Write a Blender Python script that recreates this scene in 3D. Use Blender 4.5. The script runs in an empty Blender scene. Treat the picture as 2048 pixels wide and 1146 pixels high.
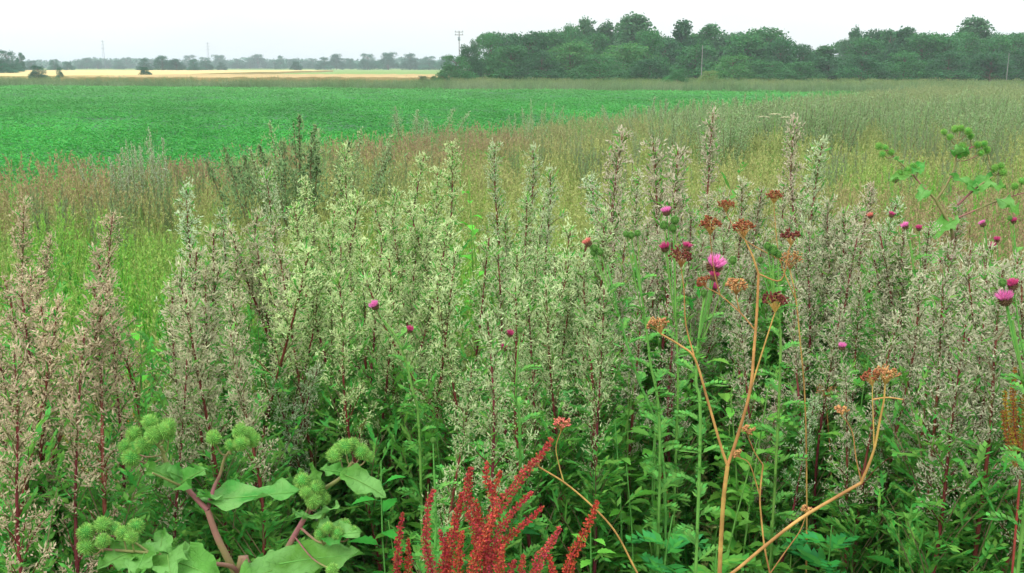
import bpy, math, colorsys
import numpy as np
from mathutils import Matrix, Vector, Euler
PI = math.pi
R = math.radians
rng = np.random.RandomState(7)
sc = bpy.context.scene
COL = sc.collection

# ------------------------------------------------------------------ camera
F = 2100.0                      # focal length in pixels of the 2048 px wide photograph
HOR = 131.0                     # row of the horizon
H = 2.15                        # height of the eye
PITCH = math.atan((573 - HOR) / F)
cam_d = bpy.data.cameras.new('camera')
cam = bpy.data.objects.new('camera', cam_d)
COL.objects.link(cam)
cam.location = (0, 0, H)
cam.rotation_euler = (PI / 2 - PITCH, 0, 0)
cam_d.sensor_width = 36.0
cam_d.lens = 36.0 * F / 2048
cam_d.clip_start = 0.05
cam_d.clip_end = 9000
sc.camera = cam

# ------------------------------------------------------------------ sky, sun, exposure
SUN_EL, SUN_AZ = R(48), R(215)
world = bpy.data.worlds.new('World')
sc.world = world
world.use_nodes = True
nt = world.node_tree
nt.nodes.clear()
def wn(t): return nt.nodes.new(t)
out = wn('ShaderNodeOutputWorld'); bg = wn('ShaderNodeBackground')
sky = wn('ShaderNodeTexSky'); sky.sky_type = 'NISHITA'; sky.sun_disc = False
sky.sun_elevation = SUN_EL; sky.sun_rotation = SUN_AZ
sky.air_density = 1.0; sky.dust_density = 3.0; sky.altitude = 0
tc = wn('ShaderNodeTexCoord'); sep = wn('ShaderNodeSeparateXYZ')
nt.links.new(tc.outputs['Generated'], sep.inputs[0])
mr = wn('ShaderNodeMapRange'); mr.inputs['From Min'].default_value = 0.0; mr.inputs['From Max'].default_value = 1.0
mr.inputs['To Min'].default_value = 1.0; mr.inputs['To Max'].default_value = 2.6       # an overcast sky grows brighter towards the zenith
nt.links.new(sep.outputs['Z'], mr.inputs['Value'])
noi = wn('ShaderNodeTexNoise'); noi.inputs['Scale'].default_value = 2.2; noi.inputs['Detail'].default_value = 5
mp = wn('ShaderNodeMapping'); mp.inputs['Scale'].default_value = (1, 1, 3.5)
nt.links.new(tc.outputs['Generated'], mp.inputs[0]); nt.links.new(mp.outputs[0], noi.inputs['Vector'])
cr = wn('ShaderNodeMapRange'); cr.inputs['To Min'].default_value = 0.90; cr.inputs['To Max'].default_value = 1.08
cr.inputs['From Min'].default_value = 0.3; cr.inputs['From Max'].default_value = 0.7
nt.links.new(noi.outputs['Fac'], cr.inputs['Value'])
mu = wn('ShaderNodeMath'); mu.operation = 'MULTIPLY'
nt.links.new(mr.outputs[0], mu.inputs[0]); nt.links.new(cr.outputs[0], mu.inputs[1])
vm = wn('ShaderNodeVectorMath'); vm.operation = 'SCALE'
vm.inputs[0].default_value = (7.1, 7.4, 7.3)
nt.links.new(mu.outputs[0], vm.inputs['Scale'])
mx = wn('ShaderNodeMixRGB'); mx.inputs['Fac'].default_value = 0.88
nt.links.new(sky.outputs[0], mx.inputs[1]); nt.links.new(vm.outputs[0], mx.inputs[2])
nt.links.new(mx.outputs[0], bg.inputs['Color']); bg.inputs['Strength'].default_value = 0.1
nt.links.new(bg.outputs[0], out.inputs['Surface'])

sd = bpy.data.lights.new('sun', 'SUN'); sun = bpy.data.objects.new('sun', sd); COL.objects.link(sun)
sd.energy = 1.3; sd.angle = R(18); sd.color = (1.0, 0.97, 0.92)
sdir = Vector((math.sin(SUN_AZ) * math.cos(SUN_EL), math.cos(SUN_AZ) * math.cos(SUN_EL), math.sin(SUN_EL)))
sun.rotation_euler = sdir.to_track_quat('Z', 'Y').to_euler()
sun.location = (0, -20, 30)

sc.view_settings.view_transform = 'Standard'
sc.view_settings.look = 'None'
sc.view_settings.exposure = 0.66
sc.view_settings.gamma = 1.0
try: sc.view_settings.use_curve_mapping = False
except Exception: pass
sc.render.engine = 'CYCLES'
cy = sc.cycles
cy.max_bounces = 5; cy.diffuse_bounces = 3; cy.glossy_bounces = 1; cy.transmission_bounces = 3; cy.volume_bounces = 0
cy.caustics_reflective = False; cy.caustics_refractive = False

# ------------------------------------------------------------------ helpers
def P(px, py, d):
    """the place at distance d (metres along the ground) that stands at this spot of the view"""
    u = (px - 1024) / F; v = -(py - 573) / F
    c, s = math.cos(PITCH), math.sin(PITCH)
    Y = c + v * s; Z = -s + v * c
    return np.array([u * d / Y, d, H + Z * d / Y])

def lin(r, g, b, k=1.0):
    f = lambda c: (c / 12.92 if c <= 0.04045 else ((c + 0.055) / 1.055) ** 2.4)
    return tuple(min(0.9, f(x / 255.0) * k) for x in (r, g, b))

def tag(o, label=None, cat=None, group=None, kind=None):
    if label: o['label'] = label
    if cat: o['category'] = cat
    if group: o['group'] = group
    if kind: o['kind'] = kind
    return o

LANDMARKS = [('the near burdock', 450, 960), ('the red dock', 990, 1010), ('the thick forked dried stalk', 1455, 880), ('the bent dried stalk', 1740, 900), ('the rusty dock', 2030, 800),
 ('the right-hand burdock', 1890, 380), ('the largest thistle flower', 1430, 530), ('the single round pink thistle', 750, 610), ('the two crimson thistle buds', 1012, 680), ('the salmon-pink thistle bud', 1180, 490),
 ('the broad pink flower at the edge', 2010, 598), ('the dark mugwort clump', 575, 300), ('the two tallest pale spikes', 880, 320), ('the lone pinkish mugwort', 225, 440), ('the tallest pinkish mugwort', 48, 410),
 ('the slender silvery spike', 372, 380), ('the cream umbellifers', 1520, 235), ('the vivid green gap', 945, 420), ('the dome-shaped mugwort bush', 1300, 205), ('the three mugworts at the crop', 275, 275),
 ('the thin spires at the crop', 1060, 210), ('the tall bud-bearing thistle', 1262, 480), ('the pale curved mugwort tip', 1182, 360), ('the lilac thistle flower', 1684, 694), ('the dark red umbel', 1550, 610), ('the foot of the wood', 1760, 165)]
used_labels = set()
def placed(what, px, py):
    """a label that says which one: what it is and where it stands by the nearest thing one can find"""
    for n_, lx, ly in sorted(LANDMARKS, key=lambda q: (q[1] - px) ** 2 + (1.5 * (q[2] - py)) ** 2):
        dx, dy = px - lx, py - ly; r_ = math.hypot(dx, dy)
        how = 'just ' if r_ < 90 else ('' if r_ < 170 else ('some way ' if r_ < 260 else 'far '))
        if abs(dx) > 2.2 * abs(dy): w = 'left of' if dx < 0 else 'right of'
        elif abs(dy) > 2.2 * abs(dx): w = 'beyond' if dy < 0 else 'in front of'
        else: w = ('beyond and ' if dy < 0 else 'in front and ') + ('left of' if dx < 0 else 'right of')
        l_ = '%s %s%s %s' % (what, how, w, n_)
        if l_ not in used_labels and len(l_.replace('-', ' ').split()) <= 16:
            used_labels.add(l_); return l_
    return what

class MB:
    """collects vertices and faces of several materials"""
    def __init__(s): s.v = []; s.n = 0; s.f = []
    def add(s, V, Fc, m=0):
        V = np.asarray(V, float).reshape(-1, 3); Fc = np.asarray(Fc, int)
        s.v.append(V); s.f.append((Fc + s.n, m)); s.n += len(V)
    def mesh(s, name, mats, smooth=False):
        me = bpy.data.meshes.new(name)
        V = np.concatenate(s.v) if s.v else np.zeros((0, 3))
        me.vertices.add(len(V)); me.vertices.foreach_set('co', V.astype(np.float32).ravel())
        li, ls, mi = [], [], []; st = 0
        for Fc, m in s.f:
            k = Fc.shape[1]
            li.append(Fc.ravel()); ls.append(st + np.arange(len(Fc)) * k); mi.append(np.full(len(Fc), m)); st += Fc.size
        li = np.concatenate(li); ls = np.concatenate(ls); mi = np.concatenate(mi)
        me.loops.add(len(li)); me.loops.foreach_set('vertex_index', li.astype(np.int32))
        me.polygons.add(len(ls)); me.polygons.foreach_set('loop_start', ls.astype(np.int32))
        me.polygons.foreach_set('material_index', mi.astype(np.int32))
        for m in mats: me.materials.append(m)
        me.update(calc_edges=True)
        if smooth: me.polygons.foreach_set('use_smooth', np.ones(len(ls), bool))
        return me

def link(name, me, parent=None, color=None):
    o = bpy.data.objects.new(name, me); COL.objects.link(o)
    if parent is not None: o.parent = parent
    if color is not None: o.color = tuple(color[:3]) + (1.0,)
    return o

def empty(name, loc, rot=(0, 0, 0), scale=1.0):
    o = bpy.data.objects.new(name, None); COL.objects.link(o)
    o.location = tuple(loc); o.rotation_euler = rot
    o.scale = (scale,) * 3 if np.isscalar(scale) else scale
    o.empty_display_size = 0.1
    return o

def unit(a):
    a = np.asarray(a, float); return a / (np.linalg.norm(a, axis=-1, keepdims=True) + 1e-9)

def tube(mb, pts, rad, m=0, n=6, cap=True):
    pts = np.asarray(pts, float); k = len(pts)
    rad = np.broadcast_to(np.asarray(rad, float), (k,)) if np.ndim(rad) else np.full(k, rad)
    t = np.gradient(pts, axis=0); t = unit(t)
    ref = np.array([0.31, 0.87, 0.2]); ref = np.where(np.abs(t @ unit(ref))[:, None] > .97, [1, 0, 0], ref)
    a = unit(np.cross(t, ref)); b = np.cross(t, a)
    ang = np.arange(n) * 2 * PI / n
    V = pts[:, None] + rad[:, None, None] * (np.cos(ang)[None, :, None] * a[:, None] + np.sin(ang)[None, :, None] * b[:, None])
    i = np.arange(k - 1)[:, None] * n; j = np.arange(n)[None]; j2 = (j + 1) % n
    Fc = np.stack([i + j, i + j2, i + n + j2, i + n + j], -1).reshape(-1, 4)
    mb.add(V.reshape(-1, 3), Fc, m)
    if cap: mb.add(V[-1], [list(range(n))], m)

def spline(pts, k=6):
    """a smooth line through the points"""
    p = np.asarray(pts, float)
    if len(p) < 3: return np.linspace(p[0], p[-1], k + 1)
    q = np.vstack([2 * p[0] - p[1], p, 2 * p[-1] - p[-2]]); o = []
    for i in range(1, len(q) - 2):
        for t in np.arange(k) / k:
            a, b, c, d = q[i - 1], q[i], q[i + 1], q[i + 2]
            o.append(.5 * (2 * b + (c - a) * t + (2 * a - 5 * b + 4 * c - d) * t * t + (3 * b - 3 * c + d - a) * t ** 3))
    o.append(p[-1]); return np.array(o)

def diamonds(mb, pos, dr, nrm, L, W, m=0, fold=0.0):
    """many narrow pointed leaves: base, side, tip, side"""
    pos = np.asarray(pos); N = len(pos); dr = unit(dr); s = unit(np.cross(dr, nrm)); u = np.cross(s, dr)
    L = np.broadcast_to(L, (N,))[:, None]; W = np.broadcast_to(W, (N,))[:, None]
    mid = pos + dr * L * .45
    V = np.stack([pos, mid + s * W / 2 + u * W * fold, pos + dr * L, mid - s * W / 2 + u * W * fold], 1)
    i = np.arange(N)[:, None] * 4
    mb.add(V.reshape(-1, 3), np.concatenate([i + [0, 1, 2], i + [0, 2, 3]]), m)

def hexleaves(mb, pos, dr, nrm, L, W, m=0, droop=.25, fold=.2):
    """broader leaves with a folded midrib and a drooping tip"""
    pos = np.asarray(pos); N = len(pos); dr = unit(dr); s = unit(np.cross(dr, nrm)); u = np.cross(s, dr)
    L = np.broadcast_to(L, (N,))[:, None]; W = np.broadcast_to(W, (N,))[:, None]
    def q(a, b, c): return pos + dr * L * a + s * W * b + u * W * c - u * L * droop * a * a
    V = np.stack([q(0, 0, 0), q(.22, .42, fold), q(.55, .46, fold), q(.8, .24, fold * .6), q(1, 0, 0),
                  q(.8, -.24, fold * .6), q(.55, -.46, fold), q(.22, -.42, fold), q(.3, 0, 0), q(.68, 0, 0)], 1)
    i = np.arange(N)[:, None] * 10
    T = [[0, 1, 8], [0, 8, 7], [1, 2, 9], [1, 9, 8], [8, 9, 6], [8, 6, 7], [2, 3, 9], [9, 5, 6], [3, 4, 9], [9, 4, 5]]
    mb.add(V.reshape(-1, 3), np.concatenate([i + t for t in T]), m)

OCT = np.array([[1, 0, 0], [-.5, .87, 0], [-.5, -.87, 0]])
def blobs(mb, pos, dr, L, W, m=0):
    """small seed-like bodies: two cones over a triangle"""
    pos = np.asarray(pos); N = len(pos); dr = unit(dr) * np.ones((N, 1)); ref = rng.normal(size=(N, 3))
    a = unit(np.cross(dr, ref)); b = np.cross(dr, a)
    L = np.broadcast_to(L, (N,))[:, None]; W = np.broadcast_to(W, (N,))[:, None]
    V = [pos] + [pos + dr * L * .5 + W / 2 * (a * o[0] + b * o[1]) for o in OCT] + [pos + dr * L]
    V = np.stack(V, 1); i = np.arange(N)[:, None] * 5
    mb.add(V.reshape(-1, 3), np.concatenate([i + t for t in [[0, 2, 1], [0, 3, 2], [0, 1, 3], [4, 1, 2], [4, 2, 3], [4, 3, 1]]]), m)

# ------------------------------------------------------------------ materials
def mat(name, src, col=None, var=.25, transl=.3, rough=.6, spec=.2, hue=.02, noise=None, island=True, col2=None):
    """src: 'const' (col), 'object' (the object's colour), 'inst' (attribute of a scattered tuft)"""
    m = bpy.data.materials.new(name); m.use_nodes = True; t = m.node_tree; t.nodes.clear()
    N = t.nodes.new; K = t.links.new
    if src == 'const':
        c = N('ShaderNodeRGB'); c.outputs[0].default_value = tuple(col) + (1,); cs = c.outputs[0]
    elif src == 'object':
        c = N('ShaderNodeObjectInfo'); cs = c.outputs['Color']
    else:
        c = N('ShaderNodeAttribute'); c.attribute_type = 'INSTANCER'; c.attribute_name = src; cs = c.outputs['Color']
    hs = N('ShaderNodeHueSaturation'); K(cs, hs.inputs['Color'])
    if island:
        g = N('ShaderNodeNewGeometry'); rnd = g.outputs['Random Per Island']
    else:
        oi = N('ShaderNodeObjectInfo'); rnd = oi.outputs['Random']
    a = N('ShaderNodeMapRange'); a.inputs['To Min'].default_value = 1 - var; a.inputs['To Max'].default_value = 1 + var
    K(rnd, a.inputs['Value'])
    h = N('ShaderNodeMapRange'); h.inputs['To Min'].default_value = .5 - hue; h.inputs['To Max'].default_value = .5 + hue
    mm = N('ShaderNodeMath'); mm.operation = 'FRACT'; m2 = N('ShaderNodeMath'); m2.operation = 'MULTIPLY'; m2.inputs[1].default_value = 7.31
    K(rnd, m2.inputs[0]); K(m2.outputs[0], mm.inputs[0]); K(mm.outputs[0], h.inputs['Value']); K(h.outputs[0], hs.inputs['Hue'])
    if noise:
        tx = N('ShaderNodeTexCoord'); nz = N('ShaderNodeTexNoise'); nz.inputs['Scale'].default_value = noise[0]; nz.inputs['Detail'].default_value = 4
        K(tx.outputs['Object'], nz.inputs['Vector'])
        n2 = N('ShaderNodeMapRange'); n2.inputs['From Min'].default_value = .3; n2.inputs['From Max'].default_value = .7
        n2.inputs['To Min'].default_value = 1 - noise[1]; n2.inputs['To Max'].default_value = 1 + noise[1]
        K(nz.outputs['Fac'], n2.inputs['Value'])
        v = N('ShaderNodeMath'); v.operation = 'MULTIPLY'; K(a.outputs[0], v.inputs[0]); K(n2.outputs[0], v.inputs[1]); K(v.outputs[0], hs.inputs['Value'])
    else: K(a.outputs[0], hs.inputs['Value'])
    cs = hs.outputs[0]
    if col2 is not None:
        tx = N('ShaderNodeTexCoord'); nz = N('ShaderNodeTexNoise'); nz.inputs['Scale'].default_value = col2[1]; nz.inputs['Detail'].default_value = 6
        K(tx.outputs['Object'], nz.inputs['Vector']); rp = N('ShaderNodeMapRange'); rp.inputs['From Min'].default_value = .42; rp.inputs['From Max'].default_value = .6
        K(nz.outputs['Fac'], rp.inputs['Value']); mxx = N('ShaderNodeMixRGB'); K(rp.outputs[0], mxx.inputs['Fac']); K(cs, mxx.inputs[1]); mxx.inputs[2].default_value = tuple(col2[0]) + (1,)
        cs = mxx.outputs[0]
    b = N('ShaderNodeBsdfPrincipled'); K(cs, b.inputs['Base Color']); b.inputs['Roughness'].default_value = rough
    if name == 'burdock_leaf':
        tx = N('ShaderNodeTexCoord'); vo = N('ShaderNodeTexVoronoi'); vo.feature = 'DISTANCE_TO_EDGE'; vo.inputs['Scale'].default_value = 70; K(tx.outputs['Object'], vo.inputs['Vector'])
        rp = N('ShaderNodeMapRange'); rp.inputs['From Max'].default_value = .12; K(vo.outputs['Distance'], rp.inputs['Value']); bp = N('ShaderNodeBump'); bp.inputs['Distance'].default_value = .0035; bp.inputs['Strength'].default_value = .35; K(rp.outputs[0], bp.inputs['Height']); K(bp.outputs[0], b.inputs['Normal'])
    b.inputs['Specular IOR Level'].default_value = spec
    o = N('ShaderNodeOutputMaterial')
    if transl > 0:
        tr = N('ShaderNodeBsdfTranslucent'); K(cs, tr.inputs['Color']); ms = N('ShaderNodeMixShader'); ms.inputs[0].default_value = transl
        K(b.outputs[0], ms.inputs[1]); K(tr.outputs[0], ms.inputs[2]); K(ms.outputs[0], o.inputs['Surface'])
    else: K(b.outputs[0], o.inputs['Surface'])
    return m

M = {}
M['mug_stem'] = mat('mugwort_stem', 'const', lin(112, 50, 48), var=.1, transl=0, noise=(9, .35), island=False)
M['mug_leaf'] = mat('mugwort_leaf', 'const', lin(100, 166, 72), var=.3, transl=.45, hue=.03)
M['inst_like'] = mat('far_leaf', 'const', lin(128, 160, 104), var=.3, transl=.5)
M['floret'] = mat('mugwort_floret', 'object', var=.13, transl=.4, rough=.9, spec=.05, hue=.02)
M['branchlet'] = mat('mugwort_branchlet', 'const', lin(120, 110, 78), var=.2, transl=0)
M['inst_leaf'] = mat('tuft_leaf', 'tint', var=.35, transl=.35, hue=.03)
M['crop_leaf'] = mat('crop_leaf', 'tint', var=.16, transl=.35, hue=.015)
M['inst_head'] = mat('tuft_head', 'tinth', var=.3, transl=.2, rough=.9, spec=.05)
M['tree_leaf'] = mat('tree_leaf', 'object', var=.3, transl=.3, hue=.02, noise=(.35, .45))
M['bark'] = mat('bark', 'const', lin(95, 82, 68), var=.1, transl=0, noise=(3, .3), island=False)
M['weed_leaf'] = mat('weed_leaf', 'object', var=.28, transl=.35, hue=.02, noise=(18, .15))
M['green_stem'] = mat('green_stem', 'const', lin(100, 150, 70), var=.1, transl=0, noise=(14, .2), island=False)
M['bud'] = mat('thistle_bud', 'const', lin(92, 138, 64), var=.3, transl=0, rough=.8)
M['bud_dark'] = mat('thistle_cup', 'const', lin(112, 88, 66), var=.3, transl=0, rough=.8)
M['pink'] = mat('thistle_floret', 'object', var=.22, transl=.35, rough=.8, hue=.015)
M['bd_stem'] = mat('burdock_stem', 'const', lin(138, 92, 88), var=.05, transl=0, noise=(26, .2), island=False, col2=(lin(128, 130, 78), 9))
M['bd_leaf'] = mat('burdock_leaf', 'const', lin(84, 148, 60), var=.04, transl=.35, noise=(30, .2), island=False, col2=(lin(118, 172, 92), 16))
M['bd_hook'] = mat('burdock_hook', 'const', lin(146, 196, 96), var=.3, transl=.3)
M['bd_core'] = mat('burdock_core', 'const', lin(84, 146, 60), var=.1, transl=0, noise=(60, .3), island=False)
M['dock'] = mat('dock_fruit', 'object', var=.4, transl=.3, rough=.7, hue=.022)
M['dock_stem'] = mat('dock_stem', 'const', lin(150, 72, 58), var=.1, transl=0, noise=(20, .3), island=False)
M['dry'] = mat('dry_stalk', 'const', lin(186, 146, 84), var=.05, transl=0, noise=(22, .35), island=False, col2=(lin(146, 104, 62), 9))
M['seed'] = mat('dry_seed', 'object', var=.35, transl=.1, rough=.9)
M['wood'] = mat('pole_wood', 'const', lin(125, 125, 120), var=.02, transl=0, noise=(2, .2), island=False)
M['metal'] = mat('mast_metal', 'const', lin(120, 130, 135), var=.02, transl=0, island=False)
M['white'] = mat('umbel_white', 'const', lin(190, 190, 150), var=.1, transl=.2)

# ------------------------------------------------------------------ ground and fields
def crop_near(x): return 26 + 1.72 * x             # the crop starts beyond this line
def crop_far(x): return 88 - .36 * x               # and ends at this one, at the rough strip

def ground_mat():
    m = bpy.data.materials.new('ground'); m.use_nodes = True; t = m.node_tree; t.nodes.clear(); N = t.nodes.new; K = t.links.new
    g = N('ShaderNodeNewGeometry'); nz = N('ShaderNodeTexNoise'); nz.inputs['Scale'].default_value = 2.3; nz.inputs['Detail'].default_value = 8; nz.inputs['Roughness'].default_value = .7
    K(g.outputs['Position'], nz.inputs['Vector'])
    r = N('ShaderNodeValToRGB'); K(nz.outputs['Fac'], r.inputs[0])
    r.color_ramp.elements[0].position = .35; r.color_ramp.elements[0].color = lin(40, 62, 30) + (1,)
    r.color_ramp.elements[1].position = .62; r.color_ramp.elements[1].color = lin(118, 112, 62) + (1,)
    e = r.color_ramp.elements.new(.5); e.color = lin(72, 92, 46) + (1,)
    n2 = N('ShaderNodeTexNoise'); n2.inputs['Scale'].default_value = .02; K(g.outputs['Position'], n2.inputs['Vector'])
    mxx = N('ShaderNodeMixRGB'); K(n2.outputs['Fac'], mxx.inputs['Fac']); K(r.outputs[0], mxx.inputs[1]); mxx.inputs[2].default_value = lin(96, 125, 62) + (1,)
    b = N('ShaderNodeBsdfPrincipled'); b.inputs['Roughness'].default_value = .95; b.inputs['Specular IOR Level'].default_value = .1; K(mxx.outputs[0], b.inputs['Base Color'])
    o = N('ShaderNodeOutputMaterial'); K(b.outputs[0], o.inputs['Surface']); return m

def sheet(name, pts, m, z=0.0, kind='structure'):
    mb = MB(); mb.add([(x, y, z) for x, y in pts], [list(range(len(pts)))])
    o = link(name, mb.mesh(name, [m])); tag(o, kind=kind); return o

g_m = ground_mat()
sheet('ground', [(-3200, -200), (3200, -200), (3200, 3600), (-3200, 3600)], g_m)
soil = mat('crop_soil', 'const', lin(34, 92, 34), transl=0, var=.02, island=False, noise=(.6, .25))
cx = np.linspace(-62, 36, 30)
near = [(x, max(10.5, crop_near(x))) for x in np.linspace(-62, 40, 40)]
far = [(x, crop_far(x)) for x in np.linspace(36, -62, 10)]
sheet('crop_field_soil', [(x, y) for x, y in near if y < crop_far(x)] + [p for p in far if p[1] > crop_near(p[0])], soil, .004)

def slab(name, x0, x1, y0, y1, h, m, nx=60, ny=12, seed=3, slant=0.0):
    """a standing crop far off: a closed block with an uneven top"""
    rs = np.random.RandomState(seed); mb = MB()
    xs = np.linspace(x0, x1, nx); ys = np.linspace(y0, y1, ny)
    X, Y = np.meshgrid(xs, ys); Z = h + rs.uniform(-.06, .06, X.shape); Y = Y + slant * X
    V = np.stack([X, Y, Z], -1).reshape(-1, 3)
    i = (np.arange(ny - 1)[:, None] * nx + np.arange(nx - 1)[None]).reshape(-1, 1)
    mb.add(V, np.concatenate([i + [0, 1, nx + 1, nx]]))
    fr = np.concatenate([V[:nx], V[:nx] * [1, 1, 0]]); j = np.arange(nx - 1)[:, None]; mb.add(fr, j + [nx, nx + 1, 1, 0])
    for k in (0, nx - 1):
        e = V[k::nx]; sd_ = np.concatenate([e, e * [1, 1, 0]]); j = np.arange(ny - 1)[:, None]; mb.add(sd_, j + [ny, ny + 1, 1, 0])
    return tag(link(name, mb.mesh(name, [m])), kind='structure')

wheat = mat('ripe_wheat', 'const', lin(188, 172, 118), transl=0, var=.02, island=False, noise=(.08, .1), rough=.95, spec=.05)
wheat2 = mat('ripe_barley', 'const', lin(166, 144, 102), transl=0, var=.02, island=False, noise=(.1, .12), rough=.95, spec=.05)
pasture = mat('pasture', 'const', lin(112, 140, 80), transl=0, var=.02, island=False, noise=(.03, .15), rough=.95, spec=.05)
slab('wheat_field', -190, -55, 150, 330, .75, wheat)
slab('barley_field', -54, -8, 128, 172, .78, wheat2, seed=5)
slab('pasture', -330, -12, 345, 640, .12, pasture, seed=8)
slab('meadow_beyond', -54, -8, 176, 330, .3, pasture, seed=8)

# ------------------------------------------------------------------ scattering of uncountable growth
def scatter(name, protos, pos, rotz, tilt, scl, tint, tinth, label):
    n = len(pos); me = bpy.data.meshes.new(name); me.vertices.add(n); me.vertices.foreach_set('co', np.asarray(pos, np.float32).ravel())
    tl = rng.uniform(0, 2 * PI, n)
    rot = np.stack([np.cos(tl) * tilt, np.sin(tl) * tilt, rotz], 1)
    def att(nm, ty, arr, key):
        a = me.attributes.new(nm, ty, 'POINT'); a.data.foreach_set(key, np.asarray(arr, np.float32 if ty != 'INT' else np.int32).ravel())
    att('rot', 'FLOAT_VECTOR', rot, 'vector'); att('scl', 'FLOAT_VECTOR', scl if np.ndim(scl) == 2 else np.repeat(np.asarray(scl)[:, None], 3, 1), 'vector')
    att('pick', 'INT', rng.randint(0, len(protos), n), 'value')
    one = np.ones((n, 1)); att('tint', 'FLOAT_COLOR', np.hstack([np.clip(tint, .002, .9), one]), 'color'); att('tinth', 'FLOAT_COLOR', np.hstack([np.clip(tinth, .002, .9), one]), 'color')
    cl = bpy.data.collections.new(name + '_tufts')
    for i, pm in enumerate(protos):
        cl.objects.link(bpy.data.objects.new('%s_tuft_%02d' % (name, i), pm))
    g = bpy.data.node_groups.new(name, 'GeometryNodeTree')
    g.interface.new_socket('Geometry', in_out='INPUT', socket_type='NodeSocketGeometry'); g.interface.new_socket('Geometry', in_out='OUTPUT', socket_type='NodeSocketGeometry')
    N = g.nodes.new; K = g.links.new; gi = N('NodeGroupInput'); go = N('NodeGroupOutput')
    ip = N('GeometryNodeInstanceOnPoints'); ci = N('GeometryNodeCollectionInfo'); ci.inputs['Collection'].default_value = cl
    ci.inputs['Separate Children'].default_value = True; ci.inputs['Reset Children'].default_value = True
    ip.inputs['Pick Instance'].default_value = True
    def na(nm, ty):
        a = N('GeometryNodeInputNamedAttribute'); a.data_type = ty; a.inputs['Name'].default_value = nm; return a.outputs['Attribute']
    mp_ = N('GeometryNodeMeshToPoints'); K(gi.outputs[0], mp_.inputs['Mesh']); K(mp_.outputs[0], ip.inputs['Points']); K(ci.outputs[0], ip.inputs['Instance'])
    K(na('pick', 'INT'), ip.inputs['Instance Index'])
    e2r = N('FunctionNodeEulerToRotation'); K(na('rot', 'FLOAT_VECTOR'), e2r.inputs[0]); K(e2r.outputs[0], ip.inputs['Rotation'])
    K(na('scl', 'FLOAT_VECTOR'), ip.inputs['Scale']); K(ip.outputs[0], go.inputs[0])
    o = link(name, me); md = o.modifiers.new('scatter', 'NODES'); md.node_group = g
    tag(o, label, kind='stuff'); return o

def blades(mb, n, h, spread, w, rs, m=0, lean=.35, seg=3):
    a = rs.uniform(0, 2 * PI, n); r = spread * np.sqrt(rs.uniform(0, 1, n))
    b = np.stack([r * np.cos(a), r * np.sin(a), np.zeros(n)], 1)
    az = rs.uniform(0, 2 * PI, n); ln = rs.uniform(.05, lean, n) * h; hh = h * rs.uniform(.5, 1, n)
    d = np.stack([np.cos(az), np.sin(az), 0 * az], 1); s = np.stack([-np.sin(az), np.cos(az), 0 * az], 1)
    t = np.linspace(0, 1, seg + 1)
    V = []
    for k in t:
        c = b + d * (ln * k ** 2)[:, None] + np.array([0, 0, 1]) * (hh * (k - .18 * k ** 3))[:, None]
        ww = w * (1 - k ** 2 * .95)
        V += [c - s * ww / 2, c + s * ww / 2]
    V = np.stack(V, 1); i = np.arange(n)[:, None] * (2 * seg + 2)
    mb.add(V.reshape(-1, 3), np.concatenate([i + [2 * k, 2 * k + 1, 2 * k + 3, 2 * k + 2] for k in range(seg)]), m)

def seedheads(mb, n, h, spread, rs, m=1, size=.09, per=16, lm=0, w=.004):
    for _ in range(n):
        a = rs.uniform(0, 2 * PI); r = spread * rs.uniform(0, 1); hh = h * rs.uniform(.7, 1); az = rs.uniform(0, 2 * PI); ln = rs.uniform(.02, .22) * h
        p0 = np.array([r * np.cos(a), r * np.sin(a), 0]); p1 = p0 + [ln * np.cos(az), ln * np.sin(az), hh]; mid = (p0 + p1) / 2 - np.array([np.cos(az), np.sin(az), 0]) * ln * .2
        s = np.array([-np.sin(az), np.cos(az), 0]) * w / 2
        V = np.array([p0 - s, p0 + s, mid - s, mid + s, p1 - s * .5, p1 + s * .5]); mb.add(V, [[0, 1, 3, 2], [2, 3, 5, 4]], lm)
        t = rs.uniform(0, 1, per); ax = unit(p1 - mid); pos = p1[None] - ax * (t * size)[:, None] * 1.6
        dd = unit(ax * 1.2 + rs.normal(size=(per, 3)) * .45)
        diamonds(mb, pos, dd, rs.normal(size=(per, 3)), size * rs.uniform(.22, .4, per), .009, m)

def grass_tufts():
    o = []
    for k in range(3):
        rs = np.random.RandomState(20 + k); mb = MB(); blades(mb, 46, .85, .2, .008, rs); seedheads(mb, 7, 1.05, .2, rs); o.append(mb.mesh('grass_tuft', [M['inst_leaf'], M['inst_head']]))
    for k in range(2):
        rs = np.random.RandomState(30 + k); mb = MB(); blades(mb, 20, .7, .2, .006, rs); seedheads(mb, 26, 1.05, .24, rs, size=.11, per=20); o.append(mb.mesh('seeding_tuft', [M['inst_leaf'], M['inst_head']]))
    return o

def herb_tuft(seed, h=1.0, n=90, size=.055, m=0):
    """upright leafy growth"""
    rs = np.random.RandomState(seed); mb = MB()
    for _ in range(7):
        a = rs.uniform(0, 2 * PI); r = .18 * rs.uniform(0, 1); b = np.array([r * np.cos(a), r * np.sin(a), 0]); hh = h * rs.uniform(.65, 1)
        t_ = b + np.array([rs.normal() * .08, rs.normal() * .08, hh]); k = n // 7; t = rs.uniform(.12, 1, k)
        p = b + (t_ - b) * t[:, None]; az = rs.uniform(0, 2 * PI, k); dr = np.stack([np.cos(az), np.sin(az), rs.uniform(-.1, .9, k)], 1)
        hexleaves(mb, p, dr, np.tile([0, 0, 1.], (k, 1)) + rs.normal(size=(k, 3)) * .25, size * rs.uniform(.6, 1.5, k), size * rs.uniform(.14, .26, k), m)
        tube(mb, [b, t_], [.004, .0015], m, 3, False)
    return mb.mesh('herb_tuft', [M['inst_leaf'], M['inst_head']])

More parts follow.
